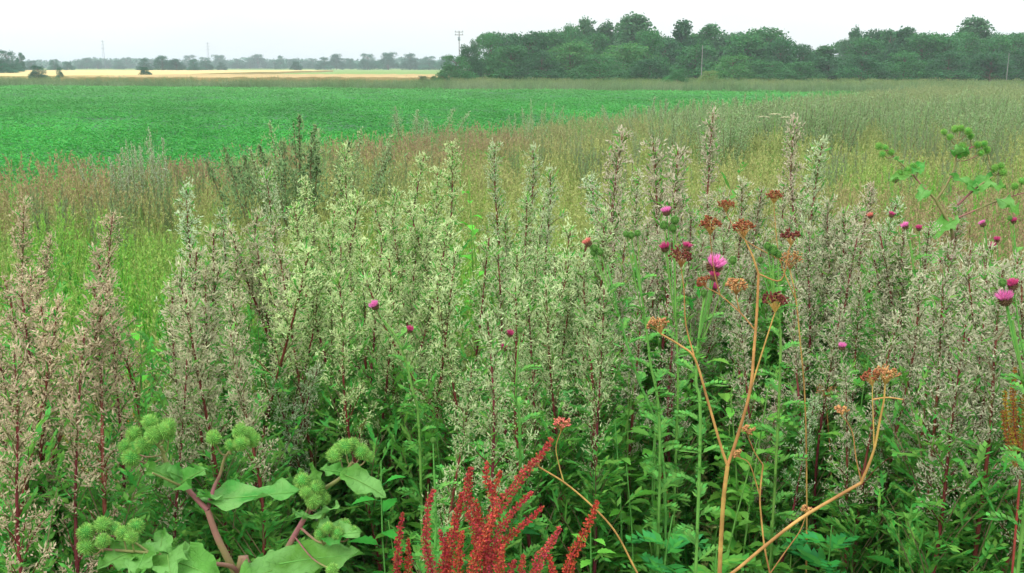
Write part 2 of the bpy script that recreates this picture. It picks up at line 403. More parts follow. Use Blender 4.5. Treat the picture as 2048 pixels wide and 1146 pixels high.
def crop_patch(seed, n=230, size=.075):
    rs = np.random.RandomState(seed); mb = MB(); x = rs.uniform(-.6, .6, n); y = rs.uniform(-.6, .6, n)
    z = .12 + .14 * (np.sin(x * 9 + seed) * np.sin(y * 8 + seed * 2) * .5 + .5) + rs.uniform(-.05, .07, n); az = rs.uniform(0, 2 * PI, n)
    hexleaves(mb, np.stack([x, y, z], 1), np.stack([np.cos(az), np.sin(az), rs.uniform(0, .8, n)], 1), np.tile([0, 0, 1.], (n, 1)) + rs.normal(size=(n, 3)) * .3, size * rs.uniform(.6, 1.3, n), size * rs.uniform(.4, .7, n))
    return mb.mesh('crop_patch', [M['crop_leaf']])

def field_noise(x, y, s, seed):
    rs = np.random.RandomState(seed); v = 0
    for k in range(7):
        a = rs.uniform(0, 2 * PI); f = s * rs.uniform(.5, 2.2); v = v + np.sin((x * np.cos(a) + y * np.sin(a)) * f + rs.uniform(0, 6)) / (1 + k * .25)
    return v / 3.0

def grid_points(x0, x1, y0, y1, step, jit=.5):
    X, Y = np.meshgrid(np.arange(x0, x1, step), np.arange(y0, y1, step)); X = X.ravel(); Y = Y.ravel()
    return X + rng.uniform(-jit, jit, X.size) * step, Y + rng.uniform(-jit, jit, X.size) * step

def in_view(x, y, pad=1.0): return (np.abs(x) < .50 * y + pad) & (y > 0.3)

def mixc(cols, w):
    """weights n x k over k colours"""
    w = np.clip(w, 0, None); w = w / (w.sum(1, keepdims=True) + 1e-6); return w @ np.array(cols)

# the crop: small patches near, larger ones far
cps = [crop_patch(k) for k in range(5)]
def crop(step, y0, y1, s):
    x, y = grid_points(-64, 40, y0, y1, step, .35); m = in_view(x, y, 2) & (y > crop_near(x) + field_noise(x, y, .8, 4) * .5) & (y < crop_far(x)); return x[m], y[m], np.full(m.sum(), s)
a = [crop(.85, 9, 32, 1.0), crop(1.25, 32, 60, 1.4), crop(1.9, 60, 112, 2.0)]
x, y, s = [np.concatenate(c) for c in zip(*a)]
n = len(x); nz = field_noise(x, y, .5, 9); nb = field_noise(x, y, .12, 19)
tint = np.array(lin(60, 148, 58)) * (1 + .10 * nz + .14 * nb + .07 * np.sin((x * .9 + y * .25) * 1.1))[:, None] * rng.uniform(.88, 1.12, (n, 1))
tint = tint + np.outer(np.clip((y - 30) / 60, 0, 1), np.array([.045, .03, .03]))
scatter('crop_plants', cps, np.stack([x, y, np.zeros(n)], 1), rng.randint(0, 4, n) * PI / 2, rng.uniform(0, .04, n), np.stack([s, s, rng.uniform(.7, 1.25, n)], 1), tint, tint,
        'low bright green crop covering the field behind the weeds')

# the rough strip beyond the crop
gts = grass_tufts(); hts = [herb_tuft(40 + k) for k in range(4)]
def strip(x0, x1, d0, d1, step):
    x, y = grid_points(x0, x1, 0, 1, 1, 0)
    X, T = np.meshgrid(np.arange(x0, x1, step), np.arange(d0, d1, step)); X = X.ravel(); T = T.ravel()
    X = X + rng.uniform(-.5, .5, X.size) * step; return X, crop_far(X) + T + rng.uniform(-.5, .5, X.size) * step
x, y = strip(-75, 75, .2, 14, .75); m = in_view(x, y, 2); x, y = x[m], y[m]; n = len(x); nz = field_noise(x, y, .35, 33); n1 = field_noise(x, y, .16, 35)
w = np.stack([.7 + nz, .5 - nz + .3 * n1, .45 + .7 * n1, np.full(n, .3)], 1)
tint = mixc([lin(100, 142, 88), lin(138, 156, 118), lin(76, 126, 78), lin(152, 146, 118)], w) * rng.uniform(.8, 1.15, (n, 1)); th = tint * [1.1, 1.0, .95]
sz = rng.uniform(.75, 1.1, n) * (1 + .2 * nz)
scatter('rough_grass_strip', gts[:2] + hts[:3], np.stack([x, y, 0 * x], 1), rng.uniform(0, 6.28, n), rng.uniform(0, .1, n), np.stack([1.7 + 0 * sz, 1.7 + 0 * sz, sz], 1), tint, th,
        'rough strip of tall grass and weeds along the far edge of the crop')
# low grass behind the strip, on the left up to the ripe fields and on the right to the wood
x, y = strip(-95, 85, 14, 60, 1.7); m = in_view(x, y, 3); x, y = x[m], y[m]; n = len(x); nz = field_noise(x, y, .2, 53)
tint = mixc([lin(112, 142, 84), lin(152, 156, 112), lin(90, 128, 76)], np.stack([.6 + nz, .4 - nz, .4 + 0 * nz], 1)) * rng.uniform(.85, 1.15, (n, 1))
scatter('pasture_grass', gts, np.stack([x, y, 0 * x], 1), rng.uniform(0, 6.28, n), rng.uniform(0, .1, n), np.stack([3 + 0 * x, 3 + 0 * x, rng.uniform(.4, .75, n)], 1), tint, tint * [1.08, 1, .92],
        'tan and green rough grass between the crop and the ripe fields')

# ------------------------------------------------------------------ meadow grass
def near_edge_ok(x, y): return y < crop_near(x) + field_noise(x, y, 1.1, 77) * .6
def meadow(step, y0, y1, s):
    x, y = grid_points(-40, 60, y0, y1, step); m = in_view(x, y, 1.5) & near_edge_ok(x, y) & (y < crop_far(x)); return x[m], y[m], np.full(m.sum(), s)
a = [meadow(.24, 3.6, 12, 1.0), meadow(.34, 12, 26, 1.25), meadow(.6, 26, 52, 1.8), meadow(1.0, 52, 80, 2.6)]
x, y, s = [np.concatenate(c) for c in zip(*a)]; n = len(x)
n0 = field_noise(x, y, .8, 61); n1 = field_noise(x, y, .35, 62); n2 = field_noise(x, y, 1.5, 63)
left = np.clip(-x / y * 2.2, -1, 1)                       # the grass is greener and more golden on the left, greyer on the right
w = np.stack([.75 + n0 + .35 * left, .55 - .8 * n0 + .2 * n1, .35 + n1 - .3 * left, .25 + .9 * n2 + .25 * left - .3], 1)
tint = mixc([lin(128, 172, 68), lin(166, 168, 94), lin(128, 158, 92), lin(86, 168, 54)], w) * rng.uniform(.82, 1.15, (n, 1))
red = np.clip(.10 + n1 + .4 * n0 + .25 * np.exp(-((x / y + .05) / .16) ** 2) * (y > 11), 0, 1)[:, None] * (1 - np.clip((y[:, None] - 30) / 20, 0, 1) * .6)
th = (1 - red) * np.array(lin(160, 168, 104)) + red * np.array(lin(160, 136, 108))
for gx, gy, gr in ((-3.4, 8.2, 1.0), (-2.6, 6.6, .6), (-1.9, 6.4, .5), (-.3, 7.2, .6), (5.2, 13, 1.2)):
    gw = np.exp(-((x - gx) ** 2 + (y - gy) ** 2) / gr ** 2)[:, None] * .85; tint = tint * (1 - gw) + np.array(lin(92, 190, 48)) * gw; th = th * (1 - gw) + np.array(lin(120, 180, 70)) * gw
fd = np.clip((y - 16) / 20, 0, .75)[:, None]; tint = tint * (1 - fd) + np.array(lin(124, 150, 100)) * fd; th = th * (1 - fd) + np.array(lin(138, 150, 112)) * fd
hgt = rng.uniform(.72, 1.0, n) * (1 + .12 * n2) * (1 - .25 * np.clip((7 - y) / 3.4, 0, 1))
hgt = hgt * np.where(crop_near(x) - y < 1.5, .8, 1)
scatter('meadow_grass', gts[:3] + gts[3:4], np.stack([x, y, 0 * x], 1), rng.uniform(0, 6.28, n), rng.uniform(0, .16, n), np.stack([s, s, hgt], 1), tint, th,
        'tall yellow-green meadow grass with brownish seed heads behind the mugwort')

# ------------------------------------------------------------------ undergrowth between the near plants
x, y = grid_points(-6, 6, 1.3, 9.5, .17); m = in_view(x, y, .8) ; x, y = x[m], y[m]; m = rng.uniform(0, 1, len(x)) < np.clip(1.25 - (y - 4) * .17, .15, 1); x, y = x[m], y[m]; n = len(x)
n0 = field_noise(x, y, 1.6, 91); n1 = field_noise(x, y, .9, 92)
tint = mixc([lin(62, 134, 44), lin(96, 160, 54), lin(78, 142, 58)], np.stack([.7 + n0, .5 - n0, .4 + n1], 1)) * rng.uniform(.75, 1.2, (n, 1))
hs_ = rng.uniform(.45, .85, n) * (1 + .12 * n1) * np.clip(.38 + y * .16, .6, 1) * np.where(x < 0, .85, 1)
scatter('undergrowth', hts + [herb_tuft(60, 1, 150, .075), herb_tuft(61, 1, 160, .04), herb_tuft(62, 1, 220, .032), herb_tuft(63, 1, 220, .03)], np.stack([x, y, 0 * x], 1), rng.uniform(0, 6.28, n), rng.uniform(0, .2, n), np.stack([1 + 0 * x, 1 + 0 * x, hs_], 1), tint, tint,
        'dense green leafy undergrowth filling the gaps between the stems')
x, y = grid_points(-3.2, 3.6, 1.8, 5.5, .3); m = in_view(x, y, .5) & (rng.uniform(0, 1, len(x)) < np.where(x < -.3, .6, .25)); x, y = x[m], y[m]; n = len(x)
straw = np.array(lin(205, 165, 90)) * rng.uniform(.8, 1.1, (n, 1))
scatter('dead_grass', gts[3:], np.stack([x, y, 0 * x], 1), rng.uniform(0, 6.28, n), rng.uniform(.1, .4, n), rng.uniform(.35, .6, n), straw, straw * [1.1, .85, .7],
        'straw-coloured dead grass low between the red-brown stems')

# ------------------------------------------------------------------ mugwort
def mug_proto(seed, side=.26, dens=1.0, lean=.05, top=.48, low=False):
    """a plant one metre high; scaled to its height. Returns stem, foliage and flower spray meshes and the tip"""
    rs = np.random.RandomState(seed); st, fo, fl = MB(), MB(), MB()
    az = rs.uniform(0, 2 * PI); ph = rs.uniform(0, 6); zz = np.linspace(0, 1, 15)
    bend = lean * zz ** 1.6 + .012 * np.sin(zz * 7 + ph)
    ax = np.stack([bend * np.cos(az) + .007 * np.sin(zz * 11 + ph), bend * np.sin(az) + .007 * np.cos(zz * 9 + ph), zz * (1 - lean * .3)], 1)
    f = lambda t: np.array([np.interp(t, zz, ax[:, k]) for k in range(3)])
    tube(st, ax, .0068 * (1 - zz * .8), 0, 6)
    nb = int((44 if not low else 12) * dens); FP, FD, LP, LD = [], [], [], []
    ts = np.linspace(top, .985, nb) + rs.uniform(-.01, .01, nb)
    for k, t in enumerate(ts):
        t = min(t, .99); u = (t - top) / (1 - top)
        if rs.uniform() > .30 + 1.2 * u: continue
        L = side * (1 - u) ** .75 * rs.uniform(.6, 1.15) + .022
        a = k * 2.4 + rs.uniform(-.4, .4); el = R(rs.uniform(48, 74))
        b = f(t); d = np.array([math.cos(a) * math.cos(el), math.sin(a) * math.cos(el), math.sin(el)])
        kk = max(4, int(L / .03)); s = np.linspace(0, 1, kk)
        pts = b + d * (s * L)[:, None]; pts[:, 2] -= rs.uniform(.05, .35) * L * s ** 2.4      # arches over at the tip
        pts[:, :2] += rs.normal(size=2) * .1 * L * (s ** 2)[:, None]
        tube(st, pts, .0016 * (1 - s * .7), 0 if u < .35 else 1, 3, False)
        m = int(L / .0085 * dens) + 3; q = rs.uniform(.1, 1, m) ** .8
        pp = np.stack([np.interp(q, s, pts[:, c]) for c in range(3)], 1); tg = unit(pts[-1] - pts[0])
        for p_, q_ in zip(pp, q):
            l = (.034 * (1 - q_ * .6)) * rs.uniform(.5, 1.2) * (1 - .35 * u); dd = unit(tg * .7 + rs.normal(size=3) * .75); c = rs.randint(3, 6)
            w = np.linspace(.15, 1, c)[:, None]; z_ = p_ + dd * l * w - np.array([0, 0, l * .5]) * w ** 2
            FP.append(z_); FD.append(np.tile(dd * .5 - [0, 0, .5], (c, 1)) + rs.normal(size=(c, 3)) * .5)
        ml = max(4, int(L / .012)); q = rs.uniform(.05, .8, ml); LP.append(np.stack([np.interp(q, s, pts[:, c]) for c in range(3)], 1)); LD.append(d + rs.normal(size=(ml, 3)) * .7)
    for q_ in np.concatenate([np.linspace(top + .5 * (1 - top), 1, int(40 * dens))]):
        for _ in range(2):
            dd = unit(np.array([rs.normal(), rs.normal(), 1.3])); c = rs.randint(3, 6); w = np.linspace(.1, 1, c)[:, None]; l = .026 * (1.25 - q_ * .6)
            FP.append(f(min(1, q_)) + dd * l * w); FD.append(np.tile(dd, (c, 1)) + rs.normal(size=(c, 3)) * .5)
    FP = np.concatenate(FP); FD = np.concatenate(FD); n_ = len(FP)
    hb = rs.uniform(size=n_) < .5; nh = int(hb.sum())
    blobs(fl, FP[hb], FD[hb], rs.uniform(.0036, .007, nh), rs.uniform(.0026, .0044, nh), 0)
    for _ in range(1): diamonds(fl, FP[~hb] + rs.normal(size=(n_ - nh, 3)) * .003, FD[~hb] + [0, 0, .9], rs.normal(size=(n_ - nh, 3)), rs.uniform(.007, .0135, n_ - nh), .0030)
    LP = np.concatenate(LP); LD = np.concatenate(LD); diamonds(fo, LP, LD, rs.normal(size=LP.shape), rs.uniform(.014, .030, len(LP)), .004)
    # leaves with narrow lobes, and leafy side shoots below the panicle
    t = rs.uniform(.08, top + .12, int(84 * dens)); shoots = [(f(q), None, None) for q in t]
    for q in np.linspace(.2, top, 16):
        a = rs.uniform(0, 2 * PI); L = rs.uniform(.1, .24); d = unit([math.cos(a) * .55, math.sin(a) * .55, 1.0]); b = f(q); e = b + d * L
        tube(st, [b, b + d * L * .5 + [0, 0, .01], e], [.0016, .0013, .0007], 1, 3, False)
        shoots += [(b + d * L * w_, d, None) for w_ in np.linspace(.2, 1, 6)]
    P_, D_, L_ = [], [], []
    for b, d, _ in shoots:
        a = rs.uniform(0, 2 * PI); r_ = np.array([math.cos(a), math.sin(a), rs.uniform(-.1, .9)]); r_ = unit(r_ + (0 if d is None else d)); L = rs.uniform(.04, .085) * (1 if d is None else .75)
        side_ = unit(np.cross(r_, [0, 0, 1.])); P_.append(b); D_.append(r_); L_.append(L)
        for w_, sg, ll in ((.3, 1, .4), (.35, -1, .4), (.55, 1, .42), (.6, -1, .42), (.78, 1, .3), (.8, -1, .3)):
            P_.append(b + r_ * L * w_); D_.append(unit(r_ * .9 + side_ * sg * .75 + rs.normal(size=3) * .1)); L_.append(L * ll)
    P_ = np.array(P_); D_ = np.array(D_); L_ = np.array(L_)
    diamonds(fo, P_, D_, np.tile([0, 0, 1.], (len(P_), 1)) + rs.normal(size=P_.shape) * .3, L_, .0085)
    return (st.mesh('mugwort_stem', [M['mug_stem'], M['branchlet']], True), fo.mesh('mugwort_foliage', [M['mug_leaf']]), fl.mesh('mugwort_sprays', [M['floret']]), f(1.0))
mugs = [mug_proto(100 + k, side=(.075, .11, .09, .065, .12, .08, .10, .07)[k % 8], lean=(.05, .12, .03, .16, .08, .02, .13, .06)[k % 8], top=(.58, .54, .52, .6, .55, .58, .5, .6)[k % 8]) for k in range(14)]
mug_low = [mug_proto(140 + k, side=.14, lean=.1, top=.66, dens=.7) for k in range(3)]

MUG_GROUP = 'mugwort plants of the near stand'
def mug(px, py, h, label, col, k=None, tiltx=0.0, group=MUG_GROUP, protos=None, d=None):
    """top of the plant at this spot of the view, height h: the distance follows"""
    pr = (protos or mugs); k = rng.randint(len(pr)) if k is None else k % len(pr); st, fo, fl, tip = pr[k]
    if d is None:
        ray = P(px, py, 1.0); d = (H - h) / max(1e-3, (H - ray[2]))
    t = P(px, py, d); h = t[2]
    rz = rng.uniform(0, 2 * PI); Mx = Matrix.Rotation(tiltx, 4, 'Y') @ Matrix.Rotation(rz, 4, 'Z'); off = Mx @ Vector(tuple(tip)); s = h / off.z
    base = Vector(tuple(t)) - off * s
    e = empty('mugwort', (base.x, base.y, 0), Mx.to_euler(), s * 1.0)
    tag(e, label, 'wild plant', group)
    link('stem', st, e); link('foliage', fo, e); link('flower_sprays', fl, e, col)
    return e
PINKISH = np.array(lin(208, 190, 160)); GREYGRN = np.array(lin(202, 218, 160)); GREY = np.array(lin(194, 206, 166)); MAUVE = np.array(lin(204, 194, 170)); PALE = np.array(lin(204, 220, 182))
named = [
 (48, 405, 1.62, PINKISH, 'tallest mugwort of the pinkish group at the left edge, arching over', .06),
 (100, 478, 1.50, PINKISH, 'pinkish mugwort with bare dark red stem just right of the tallest left-edge one', .02),
 (225, 432, 1.55, PINKISH, 'lone pinkish mugwort standing in front of the green gap, its red stem kinked', -.05),
 (372, 372, 1.68, PALE, 'slender pale silvery spike of mugwort standing above the left part of the stand', 0),
 (445, 425, 1.56, GREY, 'greyish mugwort with leafy red stem right of the slender silvery spike', .02),
 (532, 348, 1.66, GREY, 'tall thin mugwort spike between the slender silvery spike and the pale cream cluster', .03),
 (612, 362, 1.64, GREYGRN, 'pale cream-green mugwort at the left end of the tallest cluster', .05),
 (690, 298, 1.72, GREYGRN, 'broad cream-green mugwort with a dark red fork below its top', -.02),
 (720, 392, 1.62, GREYGRN, 'cream-green mugwort bending sideways below the broad one', .1),
 (790, 382, 1.60, GREYGRN, 'short pale mugwort spike left of the pair of tallest pale spikes', 0),
 (848, 312, 1.70, GREYGRN, 'left one of the pair of tallest pale mugwort spikes over the middle of the stand', 0),
 (906, 288, 1.74, GREYGRN, 'right one of the pair of tallest pale mugwort spikes, feathery and pointed', .02),
 (875, 345, 1.66, GREYGRN, 'pale mugwort spike filling the space between the pair of tallest pale spikes', 0),
 (988, 292, 1.72, GREY, 'grey mugwort spike just right of the bright green gap', -.02),
 (1066, 300, 1.71, GREY, 'grey-green mugwort with crossing red stems, second spike right of the bright green gap', .02),
 (1100, 345, 1.66, GREY, 'shorter grey mugwort leaning over beside the one with crossing red stems', .08),
 (1182, 355, 1.62, PALE, 'mugwort whose single pale curved tip leans to the left above the grass', -.16),
 (1245, 268, 1.76, MAUVE, 'thin mauve-grey mugwort at the left end of the row behind the purple thistles', -.04),
 (1306, 285, 1.74, MAUVE, 'mauve-grey mugwort with a long bare red stem behind the purple thistles', .0),
 (1356, 302, 1.72, MAUVE, 'mauve-grey mugwort above the pink thistle buds', .02),
 (1426, 226, 1.80, MAUVE, 'very tall thin mugwort left of the dried brown umbels', -.03),
 (1590, 240, 1.79, MAUVE, 'tallest mugwort above the dried brown umbels, with a straight red stem', 0),
 (1645, 285, 1.74, GREY, 'dark-stemmed mugwort right of the one above the dried umbels', .03),
 (1745, 375, 1.62, MAUVE, 'mauve mugwort tips just left of the green burdock at the right', .14),
 (1795, 402, 1.58, PALE, 'pale mugwort tips leaning right below the green burdock at the right', .18),
 (1700, 452, 1.54, MAUVE, 'mauve mugwort with a long straight red-brown stem slanting right', .12),
 (1920, 400, 1.60, MAUVE, 'mugwort rising through the green burdock on a kinked red-brown stem', .02),
 (1650, 455, 1.50, GREY, 'rounded grey mugwort head right of the dried brown umbels', .08),
 (1450, 480, 1.48, GREY, 'grey mugwort head behind the large purple thistle flower', .05),
 (635, 738, 1.16, PALE, 'low pale mugwort tip hanging in front of the dark stems left of centre', .1),
 (548, 762, 1.12, PALE, 'low curved mugwort tip above the double burr cluster of the near burdock', -.2),
 (1560, 770, 1.10, MAUVE, 'low curly mugwort head right of the thick tan dried stalk', .1),
 (1630, 800, 1.08, PALE, 'low mugwort with a drooping curled spray between the two dried stalks', .15),
 (1790, 815, 1.08, PALE, 'low mugwort spray arching beside the bent dried stalk', .2),
]
for px, py, h, c, lab, tl in named:
    if px > 1240 and h > 1.7: h += .11
    mug(px, py, h, lab, c, tiltx=tl)
# the others of the stand: the line of tops follows the photograph
tops = [(0, 560), (60, 500), (130, 520), (210, 500), (300, 560), (360, 500), (430, 450), (520, 420), (600, 410), (700, 400), (800, 400), (900, 400), (945, 560), (1000, 420), (1080, 390), (1180, 440), (1260, 350), (1400, 350), (1520, 360), (1650, 360), (1750, 420), (1850, 450), (1950, 480), (2048, 500)]
def zone_color(px):
    if px < 340: c = PINKISH
    elif px < 560: c = .5 * GREY + .5 * PINKISH
    elif px < 940: c = GREYGRN
    elif px < 1220: c = .6 * GREYGRN + .4 * GREY
    else: c = .6 * MAUVE + .4 * GREY
    return c
cnt = 0
def zlabel(px, row):
    sz = ('tall', 'tall', 'middle-sized', 'shorter', 'low')[row]
    if px < 340: return sz + ' pinkish mugwort'
    if px < 560: return sz + ' grey mugwort'
    if px < 940: return sz + ' cream-green mugwort'
    if px < 1220: return sz + ' grey-green mugwort'
    return sz + ' mauve-grey mugwort'
for row, (dy, hh, step, jit) in enumerate([(22, 1.58, 42, 26), (80, 1.52, 38, 30), (145, 1.46, 48, 34), (215, 1.38, 95, 36), (320, 1.2, 300, 40)]):
    px = -40 + rng.uniform(0, 30)
    while px < 2090:
        py = np.interp(px, [t[0] for t in tops], [t[1] for t in tops]) + dy + rng.uniform(-jit, jit)
        gap = (px < 340 and (row > 2 or rng.uniform() < .42)) or (262 < px < 335 and row < 4) or (925 < px < 962 and row < 3)
        if not gap:
            c = zone_color(px + rng.uniform(-40, 40)) * rng.uniform(.85, 1.12)
            mug(px, py, hh * rng.uniform(.96, 1.04), placed(zlabel(px, row), px, py), c, tiltx=rng.normal() * .09, protos=mugs if row < 4 else mugs + mug_low)
            cnt += 1
        px += step * rng.uniform(.7, 1.3)

# mugwort farther off: single meshes
def mug_far(seed, w=.22, leafy=1.0):
    rs = np.random.RandomState(seed); mb = MB(); ns = 8
    for _ in range(ns):
        b = np.array([rs.normal() * .09, rs.normal() * .09, 0]); t_ = b * 2.0 + [rs.normal() * .06, rs.normal() * .06, rs.uniform(.7, 1)]; tube(mb, [b, (b + t_) / 2, t_], [.006, .004, .0015], 0, 4, False)
        n = 150; q = rs.uniform(.45, 1, n) ** .8; p = b + (t_ - b) * q[:, None] + rs.normal(size=(n, 3)) * (w * .22 * (1.06 - q))[:, None] * [1, 1, .6]
        blobs(mb, p, unit([0, 0, 1.]) + rs.normal(size=(n, 3)) * .35, rs.uniform(.014, .03, n), rs.uniform(.005, .009, n), 1)
        n = int(110 * leafy); q = rs.uniform(.1, .95, n); p = b + (t_ - b) * q[:, None] + rs.normal(size=(n, 3)) * .03; diamonds(mb, p, rs.normal(size=(n, 3)) * .6 + [0, 0, 1.2], rs.normal(size=(n, 3)), rs.uniform(.025, .055, n), .008, 2)
    return mb.mesh('far_mugwort', [M['branchlet'], M['floret'], M['inst_like']])
farm = [mug_far(200 + k, w=(.2, .3, .25, .16)[k % 4], leafy=(1, 1.6, 1.2)[k % 3]) for k in range(7)]
def mugf(px, py, h, label, col, group, w=1.0):
    ray = P(px, py, 1.0); d = (H - h) / max(2e-3, (H - ray[2])); t = P(px, py, d)
    o = link('mugwort', farm[rng.randint(len(farm))], None, col); o.location = (t[0], t[1], 0); o.rotation_euler = (rng.normal() * .04, rng.normal() * .04, rng.uniform(0, 6.28)); o.scale = (h * w, h * w, h * 1.02)
    return tag(o, label, 'wild plant', group)
far_named = [
 (575, 236, 1.62, 1.7, lin(128, 158, 108), 'dark bushy mugwort clump standing alone against the crop edge left of centre'),
 (550, 256, 1.53, 1.3, lin(128, 158, 108), 'lower left shoulder of the dark bushy clump against the crop edge'),
 (602, 248, 1.56, 1.2, lin(180, 200, 150), 'paler right-hand shoots beside the dark bushy clump at the crop edge'),
 (305, 262, 1.42, .8, lin(196, 206, 176), 'slim grey mugwort against the crop, between the left edge and the dark clump'),
 (272, 282, 1.34, .7, lin(196, 206, 176), 'shorter grey mugwort just left of the slim one against the crop'),
 (243, 290, 1.32, .7, lin(190, 200, 168), 'lowest of the three grey mugworts against the crop on the left'),
 (832, 214, 1.22, 2.4, lin(182, 200, 160), 'soft rounded grey bush of mugwort at the crop edge behind the middle of the stand'),
 (1072, 200, 1.34, 1.0, lin(182, 200, 160), 'pair of thin mugwort spires against the crop right of the middle'),
 (1045, 222, 1.22, 1.0, lin(182, 200, 160), 'leaning mugwort just left of the thin spires against the crop'),
 (1300, 196, 1.24, 2.4, lin(180, 196, 158), 'dome-shaped grey mugwort bush at the far crop edge'),
 (1255, 210, 1.12, 1.8, lin(180, 196, 158), 'lower left neighbour of the dome-shaped mugwort bush'),
 (1340, 212, 1.12, 1.8, lin(180, 196, 158), 'lower right neighbour of the dome-shaped mugwort bush'),
 (1655, 205, 1.34, 1.5, lin(160, 180, 140), 'dark leaning mugwort in the back row above the dried umbels'),
]
for px, py, h, w, c, lab in far_named: mugf(px, py, h, lab, c, 'mugwort farther off in the meadow', w)
for k in range(84):                                     # the back row on the right
    px = 1330 + 740 * rng.uniform(0, 1); py = 178 + rng.uniform(0, 12) + max(0, (1650 - px)) * .06 + rng.uniform(0, 16) * (k % 3)
    c = np.array(lin(176, 196, 150)) * rng.uniform(.8, 1.1)
    mugf(px, py, rng.uniform(1.35, 1.56), placed(('grey-green', 'pale', 'tall grey')[k % 3] + ' back-row mugwort', px, py), c, 'mugwort in the back row', rng.uniform(.9, 1.35))
for k in range(44):
    px = rng.uniform(60, 1320); lo = np.interp(px, [0, 1000, 1600], [335, 258, 215]); py = lo + rng.uniform(0, 75)
    mugf(px, py, rng.uniform(.95, 1.1), placed('slender green mugwort in the grass', px, py), np.array(lin(150, 165, 118)) * rng.uniform(.8, 1.05), 'mugwort scattered in the meadow', rng.uniform(.5, .75))
for k in range(30):
    px = rng.uniform(1150, 2048); py = rng.uniform(220, 320)
    mugf(px, py, rng.uniform(1.0, 1.2), placed('slender grey mugwort in the grass', px, py), np.array(lin(165, 175, 140)) * rng.uniform(.8, 1.05), 'mugwort scattered before the back row', rng.uniform(.5, .75))

# ------------------------------------------------------------------ trees
def tree_proto(seed, style='round', n=6500, leaf=.05):
    """a tree one unit high; crown of leaf clumps on lobes, trunk with limbs"""
    rs = np.random.RandomState(seed); tr, cr_ = MB(), MB()
    tube(tr, spline([[0, 0, -.01], [.01, 0, .2], [-.01, .01, .5], [.01, 0, .85]], 3), np.linspace(.028, .006, 10), 0, 7)
    prof = {'round': lambda z: .40 * math.sqrt(max(.25 if z < .5 else 0, 1 - ((z - .45) / .55) ** 2)), 'tall': lambda z: .24 * max(.3 if z < .5 else 0, 1 - abs(z - .4) / .66) ** .55,
            'cone': lambda z: .30 * max(0, (1 - z)) ** .75 * min(1, z * 7), 'spiky': lambda z: .30 * max(0, 1.0 - z) ** .8, 'bush': lambda z: .52 * math.sqrt(max(0, 1 - (max(0, z - .25) / .75) ** 2)),
            'windy': lambda z: .38 * math.sqrt(max(.12 if z < .5 else 0, 1 - ((z - .55) / .48) ** 2))}[style]
    lobes = []; nl = {'round': 46, 'tall': 36, 'cone': 40, 'spiky': 34, 'bush': 40, 'windy': 34}[style]
    for k in range(nl):
        z = (k + .7) / nl * .88 + .04 if style in ('cone', 'spiky', 'tall') else rs.uniform(.04, .9)
        s = rs.uniform(.09, .16) * (1.15 - .4 * z) * (1.3 if style in ('round', 'bush') else 1.0 if style == 'windy' else .85); z = min(z, 1 - s * 1.05) if style in ('round', 'bush', 'windy') else z
        r = prof(z); a = rs.uniform(0, 2 * PI); q = r * (rs.uniform(.3, .8) if z > .4 else rs.uniform(.6, .98))
        c = np.array([q * math.cos(a) + (.10 * z if style == 'windy' else 0), q * math.sin(a), z]); lobes.append((c, s))
        b = np.array([0, 0, max(.12, z - .18)]); tube(tr, [b, (b + c) / 2 + [0, 0, .02], c], [.008, .005, .002], 0, 4, False)
    if style == 'spiky':
        for k in range(7):
            a = rs.uniform(0, 2 * PI); c = np.array([.13 * math.cos(a) * rs.uniform(.2, 1), .13 * math.sin(a), rs.uniform(.84, .98)]); lobes.append((c, .03)); tube(tr, [[0, 0, .6], c], [.008, .003], 0, 4, False)
    w = np.array([s ** 2 for _, s in lobes]); w = w / w.sum(); idx = rs.choice(len(lobes), n, p=w)
    C = np.array([l[0] for l in lobes])[idx]; S = np.array([l[1] for l in lobes])[idx][:, None]
    dv = unit(rs.normal(size=(n, 3))); dv[:, 2] = np.where(rs.uniform(size=n) < .6, np.abs(dv[:, 2]), dv[:, 2]); rad = S * rs.uniform(.5, 1.0, (n, 1)) ** .6 * rs.choice([1, 1, 1, 1.25, 1.45], (n, 1)) * [1, 1, .8 if style != 'spiky' else 1.5]
    p = C + dv * rad; p[:, 2] = np.where(p[:, 2] < .01, rs.uniform(.01, .12, n), p[:, 2])
    L = leaf * rs.uniform(.4, 1.1, n); hexn = unit(dv + rs.normal(size=(n, 3)) * 1.1); dr = np.cross(hexn, rs.normal(size=(n, 3)))
    diamonds(cr_, p, dr, hexn, L, L * .75, 0, .15)
    return tr.mesh('tree_trunk', [M['bark']]), cr_.mesh('tree_crown', [M['tree_leaf']])
T = {s: [tree_proto(300 + 10 * i + k, s) for k in range(2)] for i, s in enumerate(['round', 'tall', 'cone', 'spiky', 'bush', 'windy'])}

def tree(px, top, wpx, d, style, label, col, group, cat='tree', name='tree', base=0.0):
    t = P(px, top, d); h = (t[2] - base) * 1.05; w = wpx / F * d; w = min(w, h * 1.35) if d > 200 else w; pr = T[style][rng.randint(2)]
    ratio = {'round': .84, 'tall': .5, 'cone': .55, 'spiky': .5, 'bush': 1.05, 'windy': .84}[style]
    s = w / ratio; e = empty(name, (t[0], d, base), (0, 0, rng.uniform(-.5, .5) if style == 'windy' else rng.uniform(0, 6.28)), (s, s, h))
    tag(e, label, cat, group); link('trunk', pr[0], e); link('crown', pr[1], e, np.array(col) * rng.uniform(.88, 1.12)); return e
DK, MD, LT, GY = lin(48, 104, 58), lin(58, 122, 62), lin(76, 140, 68), lin(74, 122, 78)
WG = 'trees of the wood beyond the crop'
wood_back = [(1000 + 34 * k, 72 - (6 if 3 < k < 9 else 0) + (k * 37 % 11) - 5) for k in range(17)] + [(1590, 100), (1640, 102), (1700, 82)] + [(1740 + 36 * k, 66 + (k * 29 % 9) - 4) for k in range(10)]
